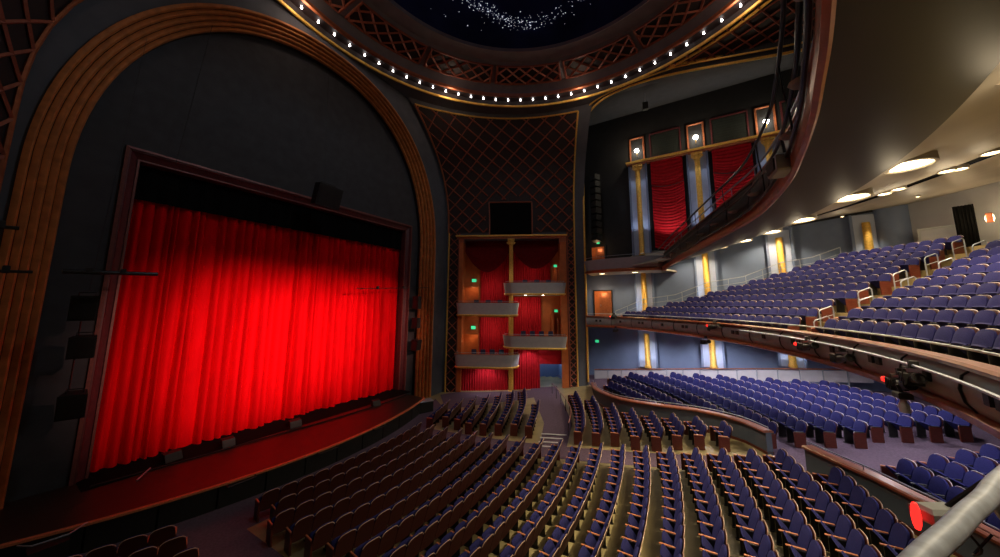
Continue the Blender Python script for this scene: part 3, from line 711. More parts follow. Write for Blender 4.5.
# side arch over the far recess: gold edges, recess ceiling and second lattice panel
ARCH = smooth_path([(27.2, 7.86, 1.2), (27.2, 7.84, 8), (27.2, 7.82, 14.9), (27.05, 7.72, 19), (26.5, 7.53, 22.03), (25.5, 6.85, 23.42), (24.7, 5.58, 23.93), (24.2, 3.85, 24.05), (24.0, 1.7, 23.97), (24.0, -.75, 23.68), (24.3, -3.6, 23.38), (24.6, -5.75, 23.2), (25.0, -7.1, 23.2), (26.2, -10, 22.6)], 6)
sa = thing('side_arch', 'gilded edge of the wide arch over the far side balcony', 'arch')
MB().tube(ARCH, .085, 8).build('arch_edge', 'gold', sa, smooth=True)
A2 = [p for p in ARCH if p[2] > 22.0]
MB().tube([(x-.35, y, min(z+.25, 24.02)) for x, y, z in A2], .06, 6).build('arch_bead', 'gold', sa, smooth=True)
b = MB(); rc = [(XW, y*1.06, 24.95) for x, y, z in A2]; n = len(A2); b.add(A2+rc, [(i, i+1, n+i+1, n+i) for i in range(n-1)])
up_ = [(x-.35, y, 24.07) for x, y, z in A2]; b.add(A2+up_, [(i, i+1, n+i+1, n+i) for i in range(n-1)])
struct(b.build('ceiling_recess', 'wall_dark', smooth=True))
tri = thing('ceiling_lattice', 'copper lattice triangle between the dome cornice and the side arch', 'lattice panel')
T0, T1, T2 = Vector((23.2, .35, 23.98)), Vector((25.2, -7.4, 23.98)), Vector((19.3, -6.9, 23.98))
MB().add([tuple(T0+Vector((0, 0, .04))), tuple(T1+Vector((0, 0, .04))), tuple(T2+Vector((0, 0, .04)))], [(0, 1, 2)]).build('panel_back', 'lattice_back', tri)
def clip_tri(p, d):
    lo, hi = -50, 50
    for a, c, o in ((T0, T1, T2), (T1, T2, T0), (T2, T0, T1)):
        nx, ny = -(c.y-a.y), c.x-a.x
        if (o.x-a.x)*nx+(o.y-a.y)*ny < 0: nx, ny = -nx, -ny
        den = d[0]*nx+d[1]*ny; num = (p[0]-a.x)*nx+(p[1]-a.y)*ny
        if abs(den) < 1e-9:
            if num < 0: return None
            continue
        t = -num/den
        if den > 0: lo = max(lo, t)
        else: hi = min(hi, t)
    return (lo, hi) if hi-lo > .15 else None
for ang in (58, -32):
    d = (math.cos(R(ang)), math.sin(R(ang)))
    for k in range(-20, 20):
        p = (22-d[1]*k*.8, -3+d[0]*k*.8); c = clip_tri(p, d)
        if c: MB().tube([(p[0]+d[0]*t, p[1]+d[1]*t, 23.95) for t in c], .06, 4).build('lattice_strip', 'lattice', tri)
MB().tube([T0, T1], .085, 6).build('panel_border', 'gold', tri)
MB().tube([(DC[0]+14.35*math.cos(R(a)), DC[1]+14.35*math.sin(R(a)), 23.96) for a in range(-17, -56, -2)], .085, 6).build('panel_border', 'gold', tri)

# ------------------------------------------------------------------ far side wall with pilasters, drapes, lamp niches
b = MB(); b.add([(XW, 9, -.3), (XW, -13.5, -.3), (XW, -13.5, 25.2), (XW, 9, 25.2)], [(0, 1, 2, 3)]); b.add([(XW, 8.4, -.3), (27.2, 7.95, -.3), (27.2, 7.95, 25), (XW, 8.4, 25)], [(0, 1, 2, 3)])
me_ = b.build('wall_side', 'wall_blue'); struct(me_)
b = MB(); b.add([(XW-.03, y, z) for y, z in ((8.9, 10.3), (1.9, 10.3), (1.8, 11.9), (-1, 12.5), (-5.5, 13.0), (-13.4, 13.9), (-13.4, 25.1), (8.9, 25.1))], [tuple(range(8))]); struct(b.build('wall_side_upper', 'wall_black'))   # dark paint above the upper balcony
PY = [3.5, -.98, -5.47, -9.8]
LIT = .9
def pilaster(label, y, z0, z1, cap, lit_from='both'):
    t = thing('lit_pilaster', label, 'pilaster', (XW, y, 0), 0, 'gilded pilasters on the far side wall')
    MB().box((-.10, 0, (z0+z1)/2), (.10, 1.3, z1-z0)).build('niche_back', 'niche', t)
    for s_ in (-1, 1): MB().bbox((-.22, s_*.68, (z0+z1)/2), (.3, .14, z1-z0), 0, .02).build('niche_side', 'wall_blue', t)
    q = MB(); n = 14
    prof = [(.0, z0), (.24, z0), (.24, z0+.2), (.2, z0+.25), (.2, z1-.7), (.185, z1-.55)]
    q.lathe(prof, (-.28, 0, 0), n, R(90), R(270)); q.build('half_column', 'gold', t, smooth=True)
    if cap:
        c = MB(); c.bbox((-.3, 0, z1-.1), (.5, .8, .16), 0, .03); c.lathe([(.2, z1-.65), (.27, z1-.5), (.24, z1-.2)], (-.28, 0, 0), 12, R(90), R(270)); cp = c.build('capital', 'gold', t)
        for s_ in (-1, 1):
            MB().tube([(-.5, s_*.27+.14*(1-i/30)*math.cos(i*.45)*s_, z1-.42+.14*(1-i/30)*math.sin(i*.45)) for i in range(24)], .04, 5).build('volute', 'gold', cp)
    return t
for i, y in enumerate(PY[:3]):
    nm = ['leftmost', 'second', 'third'][i]
    pilaster('gilded pilaster with scroll capital above the upper balcony, %s of three' % nm, y, (11.75, 12.5, 13.05)[i], 19.85, True)
    for s_ in (-.42, .42):
        spot('pilaster_uplight', (XW-.62, y+s_, 13.1), (XW-.2, y+s_*.9, 19), 110, (.72, .8, 1), 50, .6, .05)
        spot('pilaster_toplight', (XW-.62, y+s_, 19.4), (XW-.25, y+s_*.9, 13), 45, (.72, .8, 1), 50, .6, .05)
for i, y in enumerate(PY):
    nm = ['leftmost', 'second', 'third', 'rightmost'][i]
    z0 = [6.3, 7.4, 8.6, 9.6][i]
    pilaster('gilded pilaster rising behind the lower balcony seats, %s of four' % nm, y, z0, [11.5, 12.3, 12.85, 13.4][i], False)
    for s_ in (-.42, .42): spot('pilaster_uplight', (XW-.6, y+s_, z0+.2), (XW-.22, y+s_*.9, z0+5), 110, (.8, .85, 1), 70, .6, .05)
    spot('pilaster_toplight', (XW-1.0, y, [10.2, 10.9, 12.0, 12.9][i]), (XW-.2, y, z0), 130, (1, .9, .7), 50, .6, .05)
for i, y in enumerate(PY[:3]):
    nm = ['leftmost', 'second', 'rightmost'][i]
    pilaster('gilded pilaster below the lower balcony on the terrace wall, %s of three' % nm, y, [2.45, 2.9, 3.4][i], 5.75, False)
    for s_ in (-.42, .42): spot('pilaster_uplight', (XW-.6, y+s_, 2.5+.4*i), (XW-.22, y+s_*.9, 6), 55, (.8, .85, 1), 70, .6, .05)
    spot('pilaster_toplight', (XW-.9, y, 5.6), (XW-.2, y, 2.6), 60, (1, .9, .7), 60, .6, .05)
sc_ = thing('side_entablature', 'long gilded beam above the drapes of the upper side wall', 'beam')
MB().box((XW-.35, -1.4, 20.02), (.7, 11.6, .14)).build('cornice', 'gold', sc_); MB().box((XW-.3, -1.4, 19.9), (.5, 11.4, .12)).build('frieze', 'copper', sc_)
def fest_drape(label, y0, y1, z0, z1):
    t = thing('festoon_drape', label, 'drape', (XW, 0, 0), 0, 'red festoon drapes on the upper side wall')
    nrow = 30
    def fn(u, v):
        y = y0+(y1-y0)*u; ph = v*nrow; sag = .45*4*u*(1-u)
        fr = ph-math.floor(ph); d = .05+.10*math.sin(math.pi*fr)**.8 + .015*math.sin(u*40+v*30)
        return (-.16-d, y, z1-(z1-z0)*v-sag*min(1, v*6)*.9+sag*.2)
    MB().grid(fn, 18, nrow*5).build('gathered_cloth', 'drape', t, smooth=True)
    MB().tube([(-.35, y0+(y1-y0)*i/12, z1-(z1-z0)*.29-.25*4*(i/12)*(1-i/12)) for i in range(13)], .035, 5).build('dark_cord', 'black', t)
fest_drape('left red gathered festoon drape between pilasters on the upper side wall', 2.45, .05, 12.3, 19.9)
fest_drape('right red gathered festoon drape between pilasters on the upper side wall', -2.0, -4.5, 13.2, 19.8)
fest_drape('red gathered festoon drape partly hidden behind the upper balcony pipes', -6.5, -9.0, 14.2, 19.8)
for i, y in enumerate(PY[:3]):
    t = thing('lamp_niche', 'gilt framed square niche with a bright lamp, %s above the side wall beam' % ['left', 'middle', 'right'][i], 'lamp', (XW, y-.02, 0), 0, 'lamp niches on the upper side wall')
    for s_ in (-1, 1): MB().bbox((-.12, s_*.55, 21.25), (.2, .12, 2.4), 0, .02).build('frame_side', 'copper', t)
    for z in (20.1, 22.4): MB().bbox((-.12, 0, z), (.2, 1.2, .12), 0, .02).build('frame_bar', 'copper', t)
    MB().box((-.07, 0, 21.25), (.05, 1.0, 2.2)).build('niche_back', 'wall_black', t)
    MB().lathe([(0, -.17), (.11, -.14), (.17, -.04), (.17, .04), (.11, .14), (0, .17)], (-.35, 0, 21.15), 14).build('lamp_globe', 'lamp_white', t, smooth=True)
    MB().tube([(-.05, 0, 20.75), (-.3, 0, 20.75), (-.35, 0, 20.95)], .03, 6).build('bracket', 'gold', t)
    point('niche_light', (XW-1.0, y, 21.15), 60, (1, .86, .6), .2)
for i, (y0, y1) in enumerate(((2.45, .05), (-2.05, -4.5), (-6.4, -8.8))):
    t = thing('louvre_panel', 'dark framed panel on the upper side wall, %s of the row' % ['left', 'middle', 'right'][i], 'panel', (XW, (y0+y1)/2, 21.4), 0, 'dark panels between lamp niches')
    W = y0-y1; MB().box((-.08, 0, 0), (.04, W-.1, 2.0)).build('panel_face', 'louvre', t)
    for s_ in (-1, 1): MB().bbox((-.12, s_*(W/2-.05), 0), (.1, .1, 2.2), 0, .01).build('frame_side', 'frame_maroon', t); MB().bbox((-.12, 0, s_*1.08), (.1, W, .1), 0, .01).build('frame_bar', 'frame_maroon', t)
    for k in range(9): MB().box((-.11, 0, -.85+k*.21), (.03, W-.25, .06)).build('slat', 'louvre', t)
def door(label, y0, y1, z0, z1):
    t = thing('side_door', label, 'door', (XW, (y0+y1)/2, z0), 0); W = y0-y1; h = z1-z0
    MB().box((-.05, 0, h/2), (.06, W, h)).build('door_opening', 'orange', t)
    MB().bbox((-.09, -W*.12, h*.46), (.05, W*.62, h*.9), 0, .01).build('leaf', 'copper', t)
    for s_ in (-1, 1): MB().bbox((-.09, s_*W/2, h/2), (.14, .09, h), 0, .01).build('jamb', 'black', t)
    MB().bbox((-.09, 0, h), (.14, W+.1, .09), 0, .01).build('lintel', 'black', t); MB().tube([(-.16, W*.12, h*.42), (-.16, W*.12, h*.5)], .02, 5).build('handle', 'steel', t)
door('orange lit door on the side wall at lower balcony level', 7.75, 6.15, 6.35, 8.8)
door('orange lit door on the side wall above the upper side box', 7.85, 6.6, 11.1, 12.85)
point('door_light', (XW-.8, 7.0, 8.5), 25, (1, .6, .3), .1); point('door_light', (XW-.8, 7.2, 12.6), 14, (1, .6, .3), .1)
exit_sign('green exit sign on the terrace wall below the lower balcony', (XW-.1, 7.6, 4.3), R(-90), 'exit', .3, .22)
exit_sign('green exit sign in the dark corner above the upper side door', (XW-.1, 7.2, 13.2), R(-90), 'exit', .26, .18)
hk = thing('hanging_speaker', 'small black unit hanging on a rod below the recess ceiling', 'speaker', (26, 2.3, 23.2))
MB().tube([(0, 0, .3), (0, -.05, 1.6)], .02, 5).build('rod', 'steel', hk); MB().bbox((0, 0, 0), (.35, .4, .6), .2, .03).build('cabinet', 'black', hk)
for k in range(10):                               # dark stacked line array in the recess corner
    t_ = box_speaker('black line array cabinet in the dark recess, %s from the top' % ORD[k], (28.0, 7.0, 18.9-.62*k), (.9, .5, .5), R(60), .03*k, 'line array cabinets in the dark recess')

# ------------------------------------------------------------------ upper balcony
UB = smooth_path([(-8.5, 4.6), (-6, 2.5), (-3, .9), (0, -.3), (3.5, -1.18), (5.03, -1.49), (6.1, -1.67), (7.65, -1.85), (8.9, -1.94), (10.7, -1.9), (12.5, -1.69), (15, -1.06), (19.2, 0), (23, .95), (27.2, 1.9)], 6)
ub = thing('upper_balcony_front', 'dark curved front of the upper balcony with copper lower edge', 'balcony front')
MB().sweep(UB, [(-.03, 10.5), (-.07, 10.4), (-.08, 10.22), (-.06, 10.12), (.0, 10.08), (.06, 10.12), (.06, 10.5)], closed=True).build('copper_edge', 'copper', ub, smooth=True)
MB().sweep(UB, [(.2, 10.2), (.2, 11.45)]).build('backing', 'black', ub)
SEGS = resample(UB, 1.9)
for a, c in zip(SEGS, SEGS[1:]):
    sub = resample([a, c], .5); f = .035/math.dist(a, c)
    sub[0] = (a[0]+(c[0]-a[0])*f, a[1]+(c[1]-a[1])*f); sub[-1] = (c[0]+(a[0]-c[0])*f, c[1]+(a[1]-c[1])*f)
    pnl = MB().sweep(sub, [(.02, 10.28), (.0, 10.5), (.05, 10.9), (.13, 11.2), (.18, 11.42), (.24, 11.42), (.24, 10.28)], closed=True).build('fascia_panel', 'truss', ub, smooth=True)
    mx, my = (a[0]+c[0])/2, (a[1]+c[1])/2
    if mx > 2: MB().lathe([(0, -.02), (.16, 0), (.2, .04)], (mx, my+.02, 10.7), 10).build('boss', 'fascia', pnl)
MB().sweep(UB, [(.14, 11.42), (.4, 11.42), (.4, 11.48), (.14, 11.48)], closed=True).build('ledge', 'ledge', ub)
nU = normals(UB)
MB().tube([(x+nx*.25, y+ny*.25, 11.85) for (x, y), (nx, ny) in zip(UB, nU)], .03, 6).build('hand_rail', 'steel', ub)
for q in resample([(x+nx*.25, y+ny*.25) for (x, y), (nx, ny) in zip(UB, nU)], 1.9)[1:]: MB().tube([(q[0], q[1], 11.45), (q[0], q[1], 11.85)], .018, 5).build('rail_post', 'steel', ub)
def off(path, nn, o, z): return [(x+nx*o, y+ny*o, z) for (x, y), (nx, ny) in zip(path, nn)]
lp = thing('lighting_pipes', 'three thick black lighting pipes curving along the upper balcony front', 'lighting pipes')
for o, z, r in ((-.20, 11.8, .035), (-.13, 10.95, .035), (-.12, 10.4, .035)): MB().tube(off(UB, nU, o, z)[4:], r, 8).build('pipe', 'pipe_black', lp, smooth=True)
U2 = resample(UB, 3.4); n2 = normals(U2)
for (x, y), (nx, ny) in list(zip(U2, n2))[2:-2]:
    MB().tube([(x-nx*.20, y-ny*.20, 11.8), (x-nx*.18, y-ny*.18, 11.3), (x-nx*.13, y-ny*.13, 10.95), (x-nx*.12, y-ny*.12, 10.4), (x+nx*.05, y+ny*.05, 10.45)], .018, 5).build('bracket', 'pipe_black', lp)
def fixture(label, pos, rz, L=.5, led=None, name='stage_spotlight'):
    t = thing(name, label, 'spotlight', pos, rz, 'stage lighting fixtures on the balcony fronts')
    bo = MB().lathe([(0, -.55*L), (.07, -.55*L), (.10, -.5*L), (.11, -.15*L), (.075, .0), (.075, .3*L), (.10, .36*L), (.10, .5*L), (.08, .5*L), (.07, .42*L), (0, .42*L)], n=14).build('barrel', 'truss', t, smooth=True)
    bo.rotation_euler = (0, R(78), 0)
    for k in range(4): MB().bbox((-.42*L+.07*k, 0, -.02), (.02, .25, .22), 0, .01).build('fin', 'truss', t)
    MB().tube([(0, -.13, 0), (0, -.13, .2), (0, .13, .2), (0, .13, 0)], .014, 5).build('yoke', 'truss', t); MB().bbox((0, .02, .26), (.08, .12, .14), 0, .01).build('clamp', 'truss', t)
    if led: MB().lathe([(0, -.06), (.045, -.03), (.045, .03), (0, .06)], (-.56*L, -.10, .03), 8).build('red_led', 'led_red', t)
    return t
# soffit of the upper balcony (rings about CC)
def ub_soffit(u, v):
    k = u*(len(UB)-1); i = min(int(k), len(UB)-2); f = k-i; x = UB[i][0]*(1-f)+UB[i+1][0]*f; y = UB[i][1]*(1-f)+UB[i+1][1]*f
    a = math.atan2(y-CC[1], x-CC[0]); X, Y = CC[0]+20*math.cos(a), CC[1]+20*math.sin(a)
    if x > 22: X, Y = x+(X-x)*1, min(Y, y-.5)
    return (min(x+(X-x)*v, XW), y+(Y-y)*v+.0, 10.1+.4*v-.10*math.sin(math.pi*v))
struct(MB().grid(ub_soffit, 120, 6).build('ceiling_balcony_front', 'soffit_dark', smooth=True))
SA = arc(CC, 20, -172, -8, 90)
struct(MB().sweep(SA, [(0, 10.5), (.0, 10.58), (2.0, 11.24)], XW).build('ceiling_balcony_band', 'soffit', smooth=True))
struct(MB().sweep(SA, [(2.0, 11.24), (2.0, 11.32), (4.6, 12.1)], XW).build('ceiling_balcony_mid', 'soffit', smooth=True))
struct(MB().sweep(SA, [(4.6, 12.1), (4.62, 12.5), (5.3, 12.7), (5.32, 12.3)], XW).build('ceiling_slot', 'black', smooth=True))
struct(MB().sweep(SA, [(5.32, 12.25), (8.5, 12.95), (14, 13.8)], XW).build('ceiling_balcony_rear', 'soffit', smooth=True))
def soffit_z(r): return float(np.interp(r, [20, 22, 24.6, 34], [10.55, 11.28, 12.1, 13.7]))
DL = [(-99.4, 'sixth'), (-88.6, 0), (-81.8, 0), (-74.3, 0), (-68.7, 0), (-63.3, 0), (-58, 0), (-53, 0), (-48, 0)]
dlm = {}
def downlight(label, r, a, rad, watts, z=None, group='round ceiling downlights under the upper balcony', col=WARM, ang=150):
    x, y = CC[0]+r*math.cos(R(a)), CC[1]+r*math.sin(R(a)); z = soffit_z(r)-.03 if z is None else z
    t = thing('ceiling_downlight', label, 'downlight', (x, y, z), 0, group)
    MB().lathe([(rad*1.12, .5*rad), (rad*1.15, -.03), (rad, -.04), (rad*.96, .0)], n=24).build('trim_ring', 'soffit', t, smooth=True)
    MB().lathe([(0, -.035), (rad*.6, -.03), (rad*.97, .0)], n=24).build('lens', 'lamp', t, smooth=True)
    spot('downlight_beam', (x, y, z-.08), (x, y, 0), watts*4.2, col, 142, .5, rad*.5)
    point('downlight_glow', (x, y, z-.5), watts*.10, col, .2)
for k, a in enumerate((-110.5, -99.4, -88.6, -81.8, -74.3, -68.7, -63.3, -58.2, -53.4, -48.5)):
    downlight('bright round downlight, %s from the right edge under the upper balcony' % ORD[k], 20.55, a, .40, 115)
for k, (r, a) in enumerate(((24.0, -71.5), (24.3, -76.0), (24.9, -75.2), (24.2, -79.4), (24.3, -72.0))):
    downlight('small downlight beside the dark ceiling slot, %s of five' % ORD[k], r, a, .18, 100, soffit_z(r)-.05, 'small downlights beside the ceiling slot')
for k, (r, a) in enumerate(((28.5, -72), (28.5, -64), (28.5, -57), (27.5, -50), (26.5, -43), (25.0, -60), (24.8, -52), (24, -44))):
    downlight('tiny recessed downlight over the balcony rear rows, %s from the right' % ORD[k], r, a, .08, 115, soffit_z(r)-.03, 'tiny recessed downlights over the rear rows')
# side box of the upper balcony
sb = thing('side_box', 'curved grey side box joining the upper balcony to the gilded edge', 'theatre box')
SBP = smooth_path([(27.25, 1.7), (26.7, 1.95), (26.35, 2.5), (26.25, 4), (26.4, 6), (26.8, 7.3), (27.2, 7.8)], 6)
MB().sweep(SBP, [(.10, 10.35), (-.02, 10.4), (-.06, 10.9), (-.14, 11.15), (-.14, 11.22), (.10, 11.22)], closed=True).build('box_front', 'parapet', sb, smooth=True)
MB().sweep(SBP, [(-.02, 10.38), (-.10, 10.28), (-.06, 10.14), (.10, 10.14), (.10, 10.38)], closed=True).build('copper_moulding', 'copper', sb, smooth=True)
MB().prism([(x, y) for x, y in SBP]+[(XW, 7.9), (XW, 1.0)], 10.18, 10.3).build('box_floor', 'soffit', sb)
MB().tube([(x, y, 11.45) for x, y in SBP], .02, 5).build('hand_rail', 'steel', sb)
for k, (x, y) in enumerate(((27.6, 6.5), (27.6, 3.9))):
    t = thing('ceiling_downlight', '%s round downlight under the upper side box' % ['left', 'right'][k], 'downlight', (x, y, 10.15), 0, 'downlights under the side box')
    MB().lathe([(.3, .05), (.31, -.03), (.25, -.03)], n=16).build('trim_ring', 'soffit', t); MB().lathe([(0, -.03), (.25, -.01)], n=16).build('lens', 'lamp', t)
    spot('downlight_beam', (x, y, 10.0), (x+.6, y, 0), 220, WARM, 140, .7, .15)

# ------------------------------------------------------------------ lower balcony (mezzanine)
MZ = arc(CC, 19.9, -168, -32.4, 110) + [(27.2, 6.2), (27.2, 7.0), (27.2, 7.85)]
mz = thing('lower_balcony_front', 'curved taupe front of the lower balcony with brown ledge and copper edge', 'balcony front')
MB().sweep(MZ, [(.10, 6.54), (.10, 6.6), (-.2, 6.62), (-.24, 6.58), (-.22, 6.52), (.1, 6.5)], closed=True).build('ledge', 'ledge', mz, smooth=True)
MB().sweep(MZ, [(-.10, 5.86), (-.19, 5.82), (-.2, 5.72), (-.08, 5.66), (.14, 5.66), (.14, 5.86)], closed=True).build('copper_edge', 'copper', mz, smooth=True)
MB().sweep(MZ, [(.10, 5.8), (.10, 6.5)]).build('backing', 'black', mz)
MB().tube([(x, y, 6.78) for x, y in [(x+nx*.05, y+ny*.05) for (x, y), (nx, ny) in zip(MZ, normals(MZ))]], .022, 6).build('hand_rail', 'steel', mz)
MS = resample(MZ, 2.05)
for i, (a, c) in enumerate(zip(MS, MS[1:])):
    sub = resample([q for q in [a]+[p for p in MZ if 0 < (p[0]-a[0])*(c[0]-a[0])+(p[1]-a[1])*(c[1]-a[1]) < (c[0]-a[0])**2+(c[1]-a[1])**2 and math.dist(p, a) < 2.2]+[c]], .35)
    f = .02/math.dist(a, c); sub[0] = (a[0]+(c[0]-a[0])*f, a[1]+(c[1]-a[1])*f); sub[-1] = (c[0]+(a[0]-c[0])*f, c[1]+(a[1]-c[1])*f)
    pn = MB().sweep(sub, [(-.08, 5.86), (-.17, 6.0), (-.20, 6.2), (-.16, 6.4), (-.06, 6.5), (.08, 6.5), (.08, 5.86)], closed=True).build('fascia_panel', 'fascia', mz, smooth=True)
    (ax, ay), (nx, ny) = a, normals([a, c])[0]
    MB().tube([(ax-nx*d_, ay-ny*d_, z) for d_, z in ((.09, 5.86), (.19, 6.0), (.225, 6.2), (.18, 6.4), (.07, 6.5))], .018, 5).build('joint_rib', 'black', mz)
    mx, my = (a[0]+c[0])/2, (a[1]+c[1])/2
    for s_ in ((-.16, .16) if i % 2 else (0,)):
        tx, ty = -ny, nx
        MB().box((mx-nx*.20+tx*s_, my-ny*.20+ty*s_, 6.22), (.17, .05, .17), math.atan2(ty, tx)).build('vent', 'black', pn)
nM = normals(MZ)
prl = MB().tube([(x-nx*(.32), y-ny*.32, 6.36) for (x, y), (nx, ny) in zip(MZ, nM)][6:84], .03, 6)
tag(prl.build('fixture_pipe', 'pipe_grey', smooth=True), 'thin pale pipe running along the lower balcony front', 'pipe')
# stepped floor
prof = [(-.02, 5.75), (.12, 5.95), (.55, 5.95)]; 
for k in range(12): prof += [(.55+.9*k, mez_floor(k)), (.55+.9*(k+1), mez_floor(k))]
prof += [(15.5, mez_floor(11))]
MP = arc(CC, 20, -168, -23, 90)
struct(MB().sweep(MP, prof, XW).build('floor_balcony', 'concrete'))
struct(MB().sweep(MP, [(-.1, 5.68), (4, 5.72), (9, 6.2), (15, 7.0)], XW).build('ceiling_terrace', 'soffit'))
RW = arc(CC, 33.3, -120, -50.6, 50)
struct(MB().sweep(RW, [(0, 1), (0, 14.2)], XW).build('wall_rear', 'wall_pale', smooth=True))
# round blue-grey projection with a white edge strip, beside the last pilaster
cp_ = thing('curved_wall_end', 'rounded blue-grey wall end with a thin white strip beside the last pilaster', 'wall end', (XW-.1, -11.1, 0))
MB().lathe([(.75, 9.8), (.75, 13.75)], (0, .1, 0), 20, R(90), R(270)).build('curved_face', 'wall_blue', cp_, smooth=True)
MB().box((-.45, -.72, 11.8), (.1, .1, 3.9)).build('white_strip', 'panel_white', cp_)
rd = thing('rear_door', 'pale framed rear door with a small red exit light', 'door', (27.3, -12.0, 10.3), R(58))
MB().bbox((0, 0, .75), (1.5, .08, 1.5), 0, .01).build('leaf', 'wall_pale', rd)
for s_ in (-.78, .78): MB().bbox((s_, 0, .75), (.1, .14, 1.6), 0, .01).build('jamb', 'fascia', rd)
MB().bbox((0, 0, 1.56), (1.66, .14, .1), 0, .01).build('lintel', 'fascia', rd); MB().bbox((.15, -.08, 1.2), (.3, .05, .14), 0, .01).build('exit_light', 'exit_red', rd)
bc = thing('rear_black_curtain', 'black curtain panel hanging on the pale rear wall', 'curtain', (26.25, -12.35, 10.0), R(62))
pleats(MB(), -.32, .32, 0, 2.75, 6, .05, lambda s_, z, d: (s_, d, z), 2).build('cloth', 'black_cloth', bc, smooth=True)
rl = thing('wall_lamp', 'bright warm wall lamp at the right edge of the rear wall', 'lamp', (25.5, -12.75, 11.85), R(62))
MB().bbox((0, .05, 0), (.2, .06, .5), 0, .02).build('backplate', 'copper', rl); MB().lathe([(0, -.22), (.1, -.2), (.14, 0), (.1, .2), (0, .22)], (0, -.12, 0), 12).build('shade', 'lamp', rl, smooth=True)
point('wall_lamp_light', (25.1, -12.2, 11.9), 45, TUNG, .15)
point('rear_fill', (26.0, -11.0, 12.2), 25, WARM, .3)

# handrails of the balcony aisle and along the side wall
def aisle_a(r): return -71.5+(r-21)*.66
for k in range(0, 11):
    r = MEZ_R+.9*k-.1; a = R(aisle_a(r)+(1.15 if k % 2 else -1.15)); x, y, z = CC[0]+r*math.cos(a), CC[1]+r*math.sin(a), mez_floor(k)
    t = thing('aisle_handrail', 'pale metal hoop handrail on the balcony aisle, %s step from the front' % ORD[k], 'handrail', (x, y, z), a+math.pi/2, 'hoop handrails of the balcony aisle')
    MB().tube([(0, .22, -.05), (0, .22, .82), (0, .17, .9), (0, -.22, 1.06), (0, -.28, 1.0), (0, -.28, .1)], .020, 6).build('hoop', 'steel', t); MB().tube([(0, .22, .55), (0, -.28, .72)], .014, 5).build('cross_bar', 'steel', t)
wr = thing('wall_handrail', 'sloping metal handrail with posts behind the balcony side rows', 'handrail')
WRP = [(28.9, 5.8, 7.0), (28.9, 3.5, 8.0), (28.9, 1.2, 8.35), (28.9, -1, 9.25), (28.9, -3.2, 9.6), (28.9, -5.4, 10.5), (28.9, -7, 10.75), (28.9, -8.4, 11.3)]
MB().tube(WRP, .03, 6).build('rail', 'steel', wr); MB().tube([(x, y, z-.4) for x, y, z in WRP], .018, 5).build('rail', 'steel', wr)
for q in resample(WRP, 1.1): MB().tube([q, (q[0], q[1], q[2]-1.0)], .02, 5).build('post', 'steel', wr)

# ------------------------------------------------------------------ terrace walls
def rail_wall(label, path, h0, name='terrace_wall'):
    t = thing(name, label, 'low wall'); P = [(x, y) for x, y, z in path]; nn = normals(P)
    def strip(nm, prof, m):
        b = MB(); k = len(prof); q = []
        for (x, y, z), (nx, ny) in zip(path, nn): q += [(x+nx*o, y+ny*o, z+dz) for o, dz in prof]
        b.add(q, [(i*k+j, (i+1)*k+j, (i+1)*k+(j+1) % k, i*k+(j+1) % k) for i in range(len(path)-1) for j in range(k)]+[tuple(range(k)), tuple((len(path)-1)*k+j for j in range(k-1, -1, -1))]); b.build(nm, m, t, smooth=False)
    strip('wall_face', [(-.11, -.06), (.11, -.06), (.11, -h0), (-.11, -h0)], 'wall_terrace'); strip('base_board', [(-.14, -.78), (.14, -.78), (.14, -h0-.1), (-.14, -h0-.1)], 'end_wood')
    strip('wooden_cap', [(-.2, -.07), (-.2, -.01), (-.15, .02), (.15, .02), (.2, -.01), (.2, -.07)], 'ledge')
    MB().tube([(x, y, z+.14) for (x, y, z) in path], .022, 6).build('metal_rail', 'steel', t)
    for q in resample(path, 1.6): MB().tube([q, (q[0], q[1], q[2]+.14)], .014, 5).build('rail_post', 'steel', t)
rail_wall('curving blue-grey terrace wall with brown cap beside the side stalls', TWALL, 1.3)
rail_wall('blue-grey terrace wall with brown cap behind the central stalls', TW2, 1.3)
sr = thing('side_wall_rail', 'row of white panels under a brown rail along the terrace side wall', 'railing')
SRP = [(28.6, 7.7, 1.95), (28.6, 3.6, 2.4), (28.6, 0, 2.8), (28.6, -4.5, 3.27), (28.6, -9, 3.7)]
SQ = resample(SRP, 1.15)
for a, c in zip(SQ, SQ[1:]):
    MB().add([(a[0], a[1]-.04, a[2]-.75), (c[0], c[1]+.04, c[2]-.75), (c[0], c[1]+.04, c[2]-.06), (a[0], a[1]-.04, a[2]-.06), (a[0]+.05, a[1]-.04, a[2]-.75), (c[0]+.05, c[1]+.04, c[2]-.75), (c[0]+.05, c[1]+.04, c[2]-.06), (a[0]+.05, a[1]-.04, a[2]-.06)],
             [(0, 1, 2, 3), (7, 6, 5, 4), (0, 3, 7, 4), (1, 5, 6, 2), (3, 2, 6, 7), (0, 4, 5, 1)]).build('panel', 'panel_white', sr)
    MB().tube([(a[0]-.03, a[1], a[2]-.9), (a[0]-.03, a[1], a[2]+.04)], .028, 5).build('post', 'fascia', sr)
MB().tube([(x-.03, y, z+.04) for x, y, z in SRP], .04, 6).build('top_rail', 'copper', sr)
